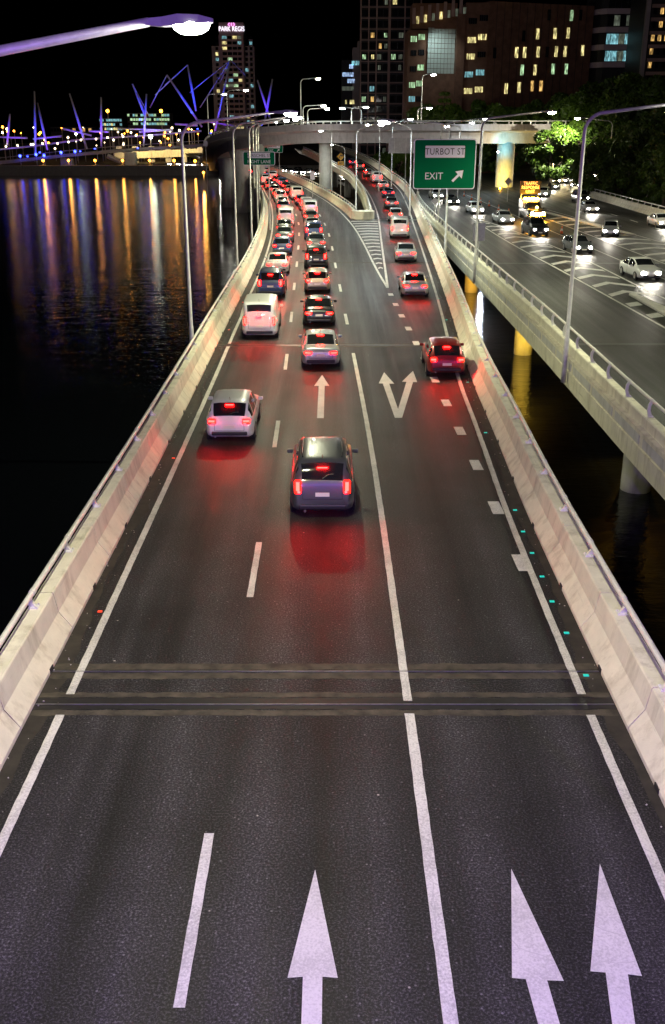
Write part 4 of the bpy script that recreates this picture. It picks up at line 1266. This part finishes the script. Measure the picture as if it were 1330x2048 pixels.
def hotel():
    Y = 560.0
    p0, p1 = A(437, 250, Y), A(513, 250, Y)
    t = thing('hotel_tower', 'tall hotel tower with glowing white rooftop name behind the flyover bend', 'building', ((p0.x+p1.x)/2, Y, -3))
    H = A(470, 92*0+72, Y).z+3; w = p1.x-p0.x
    cz = A(470, 47, Y).z+3
    MB().box((-w*0.06,0.2,H/2),(w*0.62,16,H)).build('core_wall','tower_pink',t)
    for s, ww in ((-1,0.2),(1,0.26)):
        cx = -w*0.06+s*(w*0.31+w*ww/2)
        MB().box((cx,1.6,H/2-2.5),(w*ww,14,H-5)).build('side_wall','render_grey',t)
    MB().box((-w*0.06,1.0,(H+cz)/2),(w*0.62,12,cz-H)).build('crown_wall','tower_pink',t)
    fl_n = 21; fh = (H-4)/fl_n
    rg = random.Random(4)
    for i in range(fl_n):
        z = 4+fh*(i+0.5)
        for x0, ww in ((-0.23,0.11),(-0.10,0.11),(0.03,0.11),(0.15,0.09)):
            m = rg.choices(['dark_window','win_dim','win_warm','win_cyan','win_green'],[14,2,2,1.3,1])[0]
            win(t, w*x0, -7.85, z, w*ww, fh*0.55, m)
        for x0 in (0.31,0.43,-0.44):
            m = rg.choices(['dark_window','win_warm','win_cyan'],[9,1,0.8])[0]
            win(t, w*x0, -5.45, z, w*0.07, fh*0.6, m)
            MB().box((w*x0+w*0.0,-5.9,z-fh*0.42),(w*0.11,1.0,0.35)).build('balcony','render_grey',t) if x0 == 0.43 else None
    k = Y/FPX
    lettering('PARK REGIS', 8.2*k*1.35, 'sign_glow', t, (-w*0.05,-5.3,A(470,60,Y).z+3), wx=0.80)
    for s in (-1,0,1):
        MB().tube([(-w*0.05+s*1.0,-5.2,A(470,53,Y).z+3-0.2),(-w*0.05+s*1.6,-5.2,A(470,51,Y).z+3),(-w*0.05+s*(0.9 if s else 0),-5.2,A(470,47.5,Y).z+3)],0.28,6).build('emblem','sign_pink',t)
hotel()

def apartment():
    Y = 330.0
    p0, p1 = A(720, 250, Y), A(838, 250, Y)
    w = p1.x-p0.x; H = 46.0+14
    t = thing('apartment_tower', 'dark high-rise apartment tower with glazed bays and thin pinkish frames', 'building', (p0.x, Y, -4))
    MB().box((w/2,8,H/2),(w,15,H)).build('wall','dark_cladding',t)
    fh = 16.5/FPX*Y*1.0*1.0
    fh = 2.95
    for xr in (0.0,0.13,0.26,0.47,0.72,0.98):
        MB().box((w*xr,0.25,H/2),(0.35 if xr != 0.47 else 0.7,0.7,H)).build('column','frame_brown',t)
    rg = random.Random(14)
    n = int(H/fh)
    for i in range(n):
        z = fh*i+1.4
        MB().box((w/2,0.32,fh*i),(w,0.5,0.22)).build('floor_slab','frame_brown',t)
        for a, b in ((0.01,0.12),(0.14,0.25),(0.27,0.36),(0.37,0.46),(0.50,0.60),(0.61,0.71),(0.74,0.85),(0.86,0.97)):
            m = rg.choices(['dark_window','win_dim','win_warm','win_cyan','win_green','win_amber'],[20,3,0.8,0.5,0.9,0.4])[0]
            win(t, w*(a+b)/2, 0.46, z, w*(b-a), fh*0.62, 'dark_window')
            if m != 'dark_window':
                ww = w*(b-a)*rg.uniform(0.4,0.75); win(t, w*(a+b)/2+rg.uniform(-0.15,0.15), 0.42, z-0.1, ww, fh*rg.uniform(0.4,0.5), m, split=rg.choice((1,2)))
apartment()

def stepped():
    Y = 390.0
    p0, p1 = A(683,250,Y), A(722,250,Y); w = p1.x-p0.x
    t = thing('stepped_building', 'low dark office block with bluish windows left of the apartment tower', 'building', (p0.x, Y, -4))
    for k, (a, b, py) in enumerate(((0.0,0.55,120),(0.5505,0.8,95),(0.8005,1.15,82))):
        h = A(700,py,Y).z+4
        MB().box((w*(a+b)/2,6,h/2),(w*(b-a),12,h)).build('wall','dark_cladding' if k == 0 else 'render_grey',t)
    for (px, py, ww, m) in ((696,149,20,'win_blue'),(702,162,13,'win_blue'),(696,177,22,'win_dim'),(712,126,16,'win_cyan'),(703,133,8,'win_blue'),(704,204,8,'win_warm'),(692,204,3,'win_warm')):
        p = A(px, py, Y-0.1)
        win(t, p.x-p0.x, -0.06, p.z+4, ww*Y/FPX, 7*Y/FPX, m, split=2 if ww > 10 else 0)
stepped()

def office():
    Y = 300.0
    k = Y/FPX
    X = lambda px: A(px,250,Y).x
    Z = lambda py: A(900,py,Y).z
    base = -4.0
    t = thing('office_building', 'large brown office building with slit windows and pale curved tiled recess', 'building', (X(812), Y, base))
    ox = X(812)
    def wall(px0, px1, pyt, y0=0.0, dep=14.0, mat='brick_brown', nm='wall'):
        h = Z(pyt)-base
        return MB().box(((X(px0)+X(px1))/2-ox, y0+dep/2, h/2),(X(px1)-X(px0),dep,h)).build(nm,mat,t)
    wall(812, 849.8, 60)
    wall(850, 905.8, 148, 0.3)
    wall(906, 921.8, 28, -0.8, 14.8)
    wall(922, 966.8, 5)
    # right hand face turned away from the river
    h = Z(2)-base
    a0, a1 = Vector((X(967)-ox,0,0)), Vector((X(1182)-ox+1.0,12,0))
    d = (a1-a0); ln = d.length; ang = math.atan2(d.y,d.x); nr = Vector((d.y,-d.x,0)).normalized()
    c = (a0+a1)/2 - nr*7
    MB().box((c.x,c.y,h/2),(ln,14,h),ang).build('wall','brick_brown',t)
    # joints between the cladding panels of that face
    for i in range(1, 14):
        q = a0+d*(i/14)+nr*0.02
        MB().box((q.x,q.y,h/2),(0.10,0.08,h),ang).build('panel_joint','dark_cladding',t)
    # tiled recess, concave
    pr = []
    N = 8
    for i in range(N+1):
        u = i/N; pr.append((X(850)+(X(905.5)-X(850))*u-ox, 0.35+3.0*math.sin(u*math.pi*0.5)))
    for i in range(N):
        for j in range(9):
            z0 = Z(147)-base; z1 = Z(55)-base
            za, zb = z0+(z1-z0)*j/9+0.05, z0+(z1-z0)*(j+1)/9-0.05
            (xa,ya),(xb,yb) = pr[i],pr[i+1]
            xa += 0.04; xb -= 0.04
            MB().add([(xa,ya-1.0,za),(xb,yb-1.0,za),(xb,yb-1.0,zb),(xa,ya-1.0,zb),(xa,ya-0.85,za),(xb,yb-0.85,za),(xb,yb-0.85,zb),(xa,ya-0.85,zb)],
                     [(0,1,2,3),(4,7,6,5),(0,4,5,1),(1,5,6,2),(2,6,7,3),(3,7,4,0)]).build('cladding_panel','tile_white',t)
    wall(850, 905.8, 60, 6, 8)
    # roof storey with raking fins
    for i in range(7):
        px = 822+i*15
        MB().box((X(px)-ox,-0.3,Z(32-i*3)-base),(5.5*k,0.5,26*k)).build('fin','frame_brown',t)
        win(t, X(px+7.5)-ox, -0.05, Z(40-i*3)-base, 5*k, 12*k, 'win_warm' if i in (0,1,3) else 'win_dim')
    zz = (Z(57)-base, Z(6)-base)
    MB().box(((X(820)+X(905.8))/2-ox, 5.4, sum(zz)/2),(X(905.8)-X(820),10,zz[1]-zz[0])).build('wall','brick_brown',t)
    # windows of the river face
    for (px, py, m) in ((823,78,'win_green'),(838,74,'win_green'),(823,106,'dark_window'),(838,105,'dark_window'),(838,135,'win_green'),(823,138,'dark_window'),(822,170,'win_green'),(836,167,'win_green'),(822,198,'win_cyan'),(836,198,'dark_window'),(822,227,'win_green'),(836,225,'win_cyan'),
                        (936,42,'dark_window'),(957,36,'dark_window'),(936,80,'win_warm'),(956,74,'win_warm'),(935,113,'win_warm'),(956,109,'dark_window'),(933,149,'win_cyan'),(955,145,'win_cyan'),(933,182,'win_warm'),(954,179,'win_warm')):
        win(t, X(px)-ox, -0.06, Z(py)-base, (11 if px < 850 else 15)*k, 9.5*k, m, split=3)
    # slit windows of the long face
    for (px, py, m) in ((1075,68,'win_warm'),(1110,67,'win_warm'),(1136,66,'win_warm'),(1047,72,'dark_window'),(1033,105,'win_warm'),(1049,105,'win_warm'),(1076,104,'win_warm'),(1094,104,'dark_window'),(1112,103,'win_warm'),(1130,103,'win_warm'),(1165,101,'win_warm'),(989,106,'dark_window'),(1044,140,'win_green'),(1070,140,'win_warm'),(1106,138,'win_green'),(1132,138,'win_green'),(1012,177,'win_warm'),(1038,175,'win_warm'),(1064,172,'win_amber'),(1082,172,'win_amber'),(1143,31,'win_green'),(1098,30,'dark_window'),(1161,30,'dark_window')):
        r1 = A(px,py,Y); r0 = Vector((0,0,CAMH)); w0 = Vector((X(967),Y,0))
        tt = (w0-r0).dot(nr)/(r1-r0).dot(nr)
        q = r0+(r1-r0)*tt
        win(t, q.x-ox+nr.x*0.06, q.y-Y+nr.y*0.06, q.z-base, 6.2*k, 18*k, m, ang)
    for (px, py) in ((975,3),(1008,2),(1090,1)):
        win(t, X(px)-ox, 0.2, Z(py)-base+1.2, 9*k, 6*k, 'win_warm', split=1)
office()

def banded():
    Y = 310.0; k = Y/FPX
    x0 = A(1176,250,Y).x
    t = thing('banded_office_building', 'dark office block with curved pale bands and cyan lit storeys', 'building', (x0, Y, -1))
    X = lambda px: A(px,250,Y).x-x0
    Z = lambda py: A(1220,py,Y).z+1
    plan = [(0,4),(X(1195)*0.45,1.2),(X(1195),0.0),(X(1268),0.0),(X(1268),14),(0,14)]
    MB().prism(plan, 0, Z(-12)).build('wall','dark_cladding',t)
    big = [(-0.4,3.8),(X(1195)*0.42,0.8),(X(1195)-0.2,-0.5),(X(1269),-0.5),(X(1269),14.4),(-0.4,14.4)]
    for py in (22,59,94,129):
        MB().prism(big, Z(py+6), Z(py-5)).build('band','band_grey',t)
    for (py, m) in ((41,'dark_window'),(78,'win_cyan'),(112,'win_cyan'),(5,'dark_window')):
        for i in range(6):
            mm = m if not (m == 'win_cyan' and i == 2) else 'win_dim'
            if py == 41 and i in (1,3): mm = 'win_dim'
            win(t, X(1197)+ (X(1268)-X(1197))*(i+0.5)/6, -0.02, Z(py), (X(1268)-X(1197))/6.4, 17*k, mm)
banded()
def righthand():
    Y = 290.0; k = Y/FPX
    x0 = A(1270,250,Y).x
    t = thing('corner_building', 'office block with brown bands and few amber windows at the right edge', 'building', (x0, Y, -1))
    X = lambda px: A(px,250,Y).x-x0
    Z = lambda py: A(1300,py,Y).z+1
    MB().box((X(1400)/2,8,Z(-15)/2),(X(1400),16,Z(-15))).build('wall','dark_cladding',t)
    MB().box((X(1273),0.2,Z(-15)/2),(7*k,1.2,Z(-15))).build('column','render_grey',t)
    for i in range(6):
        MB().box((X(1340),-0.25,Z(12+i*27)),(X(1400)-X(1280),0.5,6*k)).build('band','frame_brown',t)
        for j in range(5):
            m = 'win_amber' if (i, j) in ((0,2),(1,1),(1,2),(2,0),(2,1),(2,2),(3,0),(4,0),(4,3),(0,1)) else 'dark_window'
            win(t, X(1287+j*13), -0.05, Z(22+i*27), 6*k, 10*k, m)
righthand()

# ------------------------------------------------------------------ far bank: footbridge with masts, road bridge, offices
FB = 400.0
fbk = FB/FPX
br = thing('masted_footbridge', 'footbridge with a low dark deck lined with small lamps across the river', 'bridge', (0, FB, 0))
dp = [A(-120,342,FB-20), A(0,322,FB), A(120,309,FB), A(240,298,FB+4), A(400,288,FB+10), A(470,283,FB+14)]
MB().sweep([(-3,0),(3,0),(3,-1.1),(-3,-1.1)], [(p.x,p.y-FB,p.z) for p in dp]).build('deck','deck',br)
for off in (-3,3): MB().tube([(p.x,p.y-FB+off,p.z+1.1) for p in dp],0.08,5).build('rail','galv',br)
cp = [A(-60,304,FB-12), A(60,293,FB), A(160,279,FB), A(280,272,FB), A(400,262,FB)]
MB().tube([(p.x,p.y-FB+4,p.z) for p in cp],0.35,6).build('canopy_edge','mast',br)
for px, py in ((135,333),(262,322)):
    p = A(px,py,FB)
    MB().prism([(p.x-2,-2),(p.x+2,-2),(p.x+2,2),(p.x-2,2)],-7,A(px,312 if px < 200 else 300,FB).z-0.8).build('pier','pier',br)
MB().tube([tuple(Vector(A(215,312,FB))-Vector((0,FB,0))), tuple(Vector(A(250,338,FB))-Vector((0,FB,-2)))],0.9,8).build('strut','pier',br)
def small_globe(parent, loc, r, mat, name='lamp_globe'):
    return MB().lathe([(0.02*r,-r),(0.7*r,-0.7*r),(r,0),(0.7*r,0.7*r),(0.02*r,r)],loc,10).build(name,mat,parent,smooth=True)
for px, py in ((12,290),(35,288),(62,286),(85,284),(115,284),(137,281),(162,277),(192,275),(215,272),(246,270),(272,268)):
    p = A(px, py+3, FB-4); small_globe(br, (p.x,p.y-FB,p.z), 0.34, 'lamp_far')
masts = [((20,228),(14,290)),((69,182),(71,308)),((75,205),(95,300)),((139,187),(174,298)),((202,194),(203,293)),((265,168),(292,236)),((293,188),(287,292)),((334,150),(404,254)),((375,130),(392,222)),((461,120),(430,262)),((545,158),(529,246)),((515,160),(541,240))]
mlab = ['blue lit bridge mast at the far left picture edge','upright blue lit bridge mast, second from the left edge','dim mast leaning left just beside the upright blue mast','blue mast leaning left, standing alone over the footbridge','slim upright purple blue mast before the lit office windows','short blue mast leaning left above a crossing spar','blue mast crossing the short leaning one','long blue mast leaning steeply left','tall blue mast beside the long leaning one','bright blue mast leaning right before the hotel tower','purple blue mast leaning right, right of the hotel tower','grey unlit mast leaning left, right of the hotel tower']
BL = (0.012, 0.04, 1.0); PU = (0.09, 0.03, 1.0)
tops = []
for i, ((tx,ty),(bx,by)) in enumerate(masts):
    a, b = A(tx,ty,FB-6+ (i%3)*2), A(bx,by,FB-3)
    tops.append(a)
    t = thing('bridge_mast', mlab[i], 'mast', tuple(b), 0, 'masts of the footbridge')
    v = a-b
    MB().tube([(0,0,0),tuple(v*0.5),tuple(v)],[0.34,0.44,0.28],10).build('pole','mast',t,smooth=True)
    fx = (-0.5,-9.0,-0.6)
    bevel(MB().box(fx,(0.5,0.4,0.3)).build('floodlight','lamp_blue',t),0.05)
    if i != 11:
        l = lamp_light('m', t, (-0.5,-9.3,-0.2), 9000 if i not in (0,2,5) else 4000, BL if i not in (4,10,0) else PU, 'flood_light', 62, tuple(v*0.55))
        l.data.shadow_soft_size = 0.2
for i, (p, q) in enumerate((((0,274),(55,276)),((66,278),(123,272)),((125,257),(183,271)),((178,262),(218,264)),((235,257),(345,261)),((278,264),(345,259)),((350,248),(395,251)),((395,240),(470,252)))):
    a, b = A(*p,FB-2), A(*q,FB-2)
    t = thing('bridge_spar', 'purple lit spar hanging among the footbridge masts, %s from the left' % ORD[i], 'bridge spar', tuple(a), 0, 'spars of the footbridge')
    MB().tube([(0,0,0),tuple(b-a)],0.34,8).build('pole','mast',t)
    l = lamp_light('m', t, tuple((b-a)*0.5+Vector((0,-7,-3.5))), 1500, (0.24,0.03,1.0), 'flood_light', 100, tuple((b-a)*0.5))
for i, (p, q) in enumerate((((375,130),(310,190)),((375,130),(330,170)),((461,120),(380,185)),((461,120),(400,215)),((461,120),(490,150)),((334,150),(300,215)),((265,168),(300,235)),((461,122),(440,165)))):
    a, b = A(*p,FB-4), A(*q,FB+4)
    MB().tube([tuple(a-Vector((0,FB,0))),tuple(b-Vector((0,FB,0)))],0.16,5).build('stay_cable','mast',br)

# quay, promenade wall and road viaduct on the far bank
qw = MB().box((-150,373,-4.4),(330,3.0,3.4)).build('quay_wall','deck'); tag(qw,'dark quay wall along the far bank at the waterline','wall')
p0, p1 = A(230,330,430), A(425,316,430)
vw = thing('viaduct', 'yellowish lit road viaduct wall along the far bank beneath the footbridge', 'bridge', (p0.x,430,0))
MB().add([(0,0,A(230,318,430).z),(p1.x-p0.x,4,A(425,312,430).z),(p1.x-p0.x,4,A(425,296,430).z),(0,0,A(230,306,430).z),(0,3,A(230,318,430).z),(p1.x-p0.x,7,A(425,312,430).z),(p1.x-p0.x,7,A(425,296,430).z),(0,3,A(230,306,430).z)],[(0,1,2,3),(4,7,6,5),(0,4,5,1),(3,2,6,7),(0,3,7,4),(1,5,6,2)]).build('parapet','barrier',vw)
for i in range(6):
    q = p0+(p1-p0)*(i+0.2)/6
    MB().box((q.x-p0.x,4,-1.5),(2.0,2,8)).build('pier','pier',vw)
lamp_light('v', vw, ((p1.x-p0.x)*0.30,-10,4), 9000, (1.0,0.72,0.30), 'lamp_light', 150, ((p1.x-p0.x)*0.3,0,-1))
lamp_light('v', vw, ((p1.x-p0.x)*0.75,-10,4), 9000, (1.0,0.72,0.30), 'lamp_light', 150, ((p1.x-p0.x)*0.75,0,0))

def office_far(label, px0, px1, pyt, pyb, Y, rows, cols, mats, seed):
    a, b = A(px0,pyt,Y), A(px1,pyb,Y)
    t = thing('far_office_building', label, 'building', (a.x, Y, -3.6))
    w, h = b.x-a.x, a.z+3.6
    MB().box((w/2,6,h/2),(w,12,h)).build('wall','dark_cladding',t)
    zb = b.z+3.6
    rg = random.Random(seed)
    for r in range(rows):
        for c_ in range(cols):
            win(t, w*(c_+0.5)/cols, -0.06, zb+(h-zb)*(r+0.5)/rows, w/cols*0.85, (h-zb)/rows*0.55, rg.choices(mats,[6,3,2][:len(mats)])[0])
office_far('low far office block with rows of pale lit windows, left of two', 198, 245, 236, 262, 520, 3, 10, ['win_cyan','win_warm','dark_window'], 1)
office_far('low far office block with rows of pale lit windows, right of two', 254, 340, 226, 252, 520, 3, 16, ['win_green','win_cyan','dark_window'], 2)
office_far('long low dark building with a few lit windows at far left', 100, 190, 254, 266, 540, 1, 14, ['dark_window','dark_window','win_amber'], 3)

# far lamps
def far_lamp(px, py, Y, mat, label, group, r=0.4, light=None):
    p = A(px, py, Y)
    zb = -3.6 if Y > 380 else -2.7
    t = thing('far_lamp', label, 'street lamp', (p.x, Y, min(zb, p.z-2)))
    t['group'] = group
    z = p.z-t.location.z
    MB().tube([(0,0.3,0),(0,0.3,z)],0.09,6).build('pole','galv',t)
    small_globe(t, (0,0,z), r, mat, 'lens')
    if light:
        l = bpy.data.lights.new('lamp_light','POINT'); l.energy, l.color, l.shadow_soft_size = light[0], light[1], 0.3
        o = bpy.data.objects.new('lamp_light', l); COL.objects.link(o); o.parent = t; o.location = (0,-0.6,z)
OR = (1.0,0.45,0.08)
rnd = random.Random(21)
for i, (px, py) in enumerate(((86,321),(137,321),(190,321),(245,321),(299,321),(348,321),(390,322),(400,337))):
    far_lamp(px, py, 379, 'lamp_orange', 'orange globe lamp on the promenade of the far bank, %s from the left' % ORD[i], 'promenade lamps of the far bank', 0.45, (320,OR))
for px, py in ((215,222),(322,222)):  # left, right
    far_lamp(px, py, 470, 'lamp_orange', 'tall orange lamp rising over the far bank roofs, %s of two' % ('left' if px < 300 else 'right'), 'tall orange lamps of the far bank', 0.7)
for i, (px, py) in enumerate(sorted(tuple((rnd.randint(4,405), rnd.randint(254,297)) for _ in range(34))+((14,258),(5,265),(28,262),(136,275),(166,255),(300,272),(262,265),(330,265),(340,262),(353,268),(388,262),(396,268),(322,285),(428,248),(423,262),(409,300),(255,262),(152,283)))):
    far_lamp(px, py, rnd.uniform(430,470), rnd.choice(['lamp_orange','lamp_far']), 'tiny warm street lamp among the lights of the far bank, %s from the left' % ORD[i], 'tiny street lamps of the far bank', rnd.uniform(0.18,0.5))
far_lamp(301, 273, 392, 'lamp_pale', 'brightest white lamp of the far bank before the crossing masts', 'white far lamps', 0.75)
far_lamp(152, 268, 420, 'lamp_pale', 'small white lamp of the far bank between two masts', 'white far lamps', 0.4)
for i, (px, py) in enumerate(((40,312),(72,309),(88,311),(122,305),(150,303))):
    far_lamp(px, py, 396, 'lamp_blue', 'small blue lamp at deck level of the footbridge, %s from the left' % ORD[i], 'blue deck lamps', 0.5)
for i, (px, py) in enumerate(((1108,318),(1128,322))):
    far_lamp(px, py, 196+i*8, 'lamp_warm', 'warm path lamp glowing under the lamp lit trees, %s of two' % ('left','right')[i], 'path lamps under the trees', 0.3, (1500,(1.0,0.72,0.30)))
far_lamp(407, 345, 300, 'lamp_orange', 'orange lamp low beside the flyover bend pillars', 'orange lamps by the pillars', 0.35, (900,OR))

# ------------------------------------------------------------------ coloured lamps under the side carriageway and on pillars
def flood(label, loc, aim, power, col, mat, size=110):
    t = thing('floodlight', label, 'floodlight', loc)
    d = Vector(aim)-Vector(loc)
    MB().box((0,0,0),(0.3,0.2,0.25)).build('housing','lamp_body',t)
    MB().box((0,-0.11,0),(0.24,0.02,0.19)).build('lens',mat,t)
    lamp_light('f', t, tuple(d.normalized()*0.3), power, col, 'lamp_light', size, tuple(d))
    return t
flood('amber floodlight under the side carriageway by its second pier', (13.4,71,-2.0), (14.8,77,-3.6), 2600, (1.0,0.62,0.06), 'beacon')
flood('amber floodlight under the side carriageway by its third pier', (13.4,101,-2.0), (14.8,108,-3.6), 2600, (1.0,0.5,0.05), 'beacon')
flood('amber floodlight under the side carriageway by its nearest pier', (16.6,52,-2.6), (14.9,47,-5), 1500, (1.0,0.55,0.05), 'beacon')
flood('white floodlight low under the side carriageway, mirrored in the water', (17.0,116,-3.0), (14.0,104,-6), 900, (0.75,0.8,1.0), 'lamp_cool')
flood('amber floodlight at the foot of the yellow lit flyover pillar', (29.5,185,0.2), (31.4,192.6,4), 5200, (1.0,0.72,0.12), 'beacon')
flood('cyan floodlight near the head of the yellow lit flyover pillar', (29,186,6.2), (31.4,192.6,8.0), 1500, (0.15,0.8,1.0), 'lamp_cool', 70)

q = A(880, 62, 296.5)
flood('cool downlight over the pale tiled recess of the brown building', (q.x, 294.5, q.z), (A(878,100,300).x, 300, A(878,110,300).z), 1700, (0.80,1.0,0.95), 'win_dim', 120)
# footbridge the photographer stands on, with its violet handrail lights
fb = thing('footbridge', 'footbridge over the expressway under the viewpoint with violet lights', 'bridge', (0,-3.5,0))
MB().box((0,0,8.3),(44,4.6,1.0)).build('deck','deck',fb)
for yy in (-2.25,2.15): MB().tube([(-22,yy,9.9),(22,yy,9.9)],0.05,8).build('rail','rail',fb)
for i in range(12):
    x = -20+i*3.6
    MB().box((x,2.15,9.3),(0.06,0.06,1.1)).build('post','rail',fb)
for x in (-9.5,9.5): MB().lathe([(0.6,-7),(0.6,7.8)],(x,0,0),16).build('pier','pier',fb,smooth=True)
for x in (-12,-4,4,12):
    MB().box((x,2.36,8.4),(1.2,0.1,0.14)).build('light_strip','led_purple',fb)
    lamp_light('p', fb, (x,2.5,8.4), 4300, (0.36,0.15,1.0), 'strip_light', 150, (x*0.9,14,2.0 if abs(x) < 5 else 7.0))
# next street lamp behind the viewpoint, as along the rest of the road
street_lamp('street lamp behind the viewpoint right of the road', 6.9, 9.5, -0.4, 11.3, 3.2, R(180), 500, (1.0,0.92,0.80), tail=0.5)
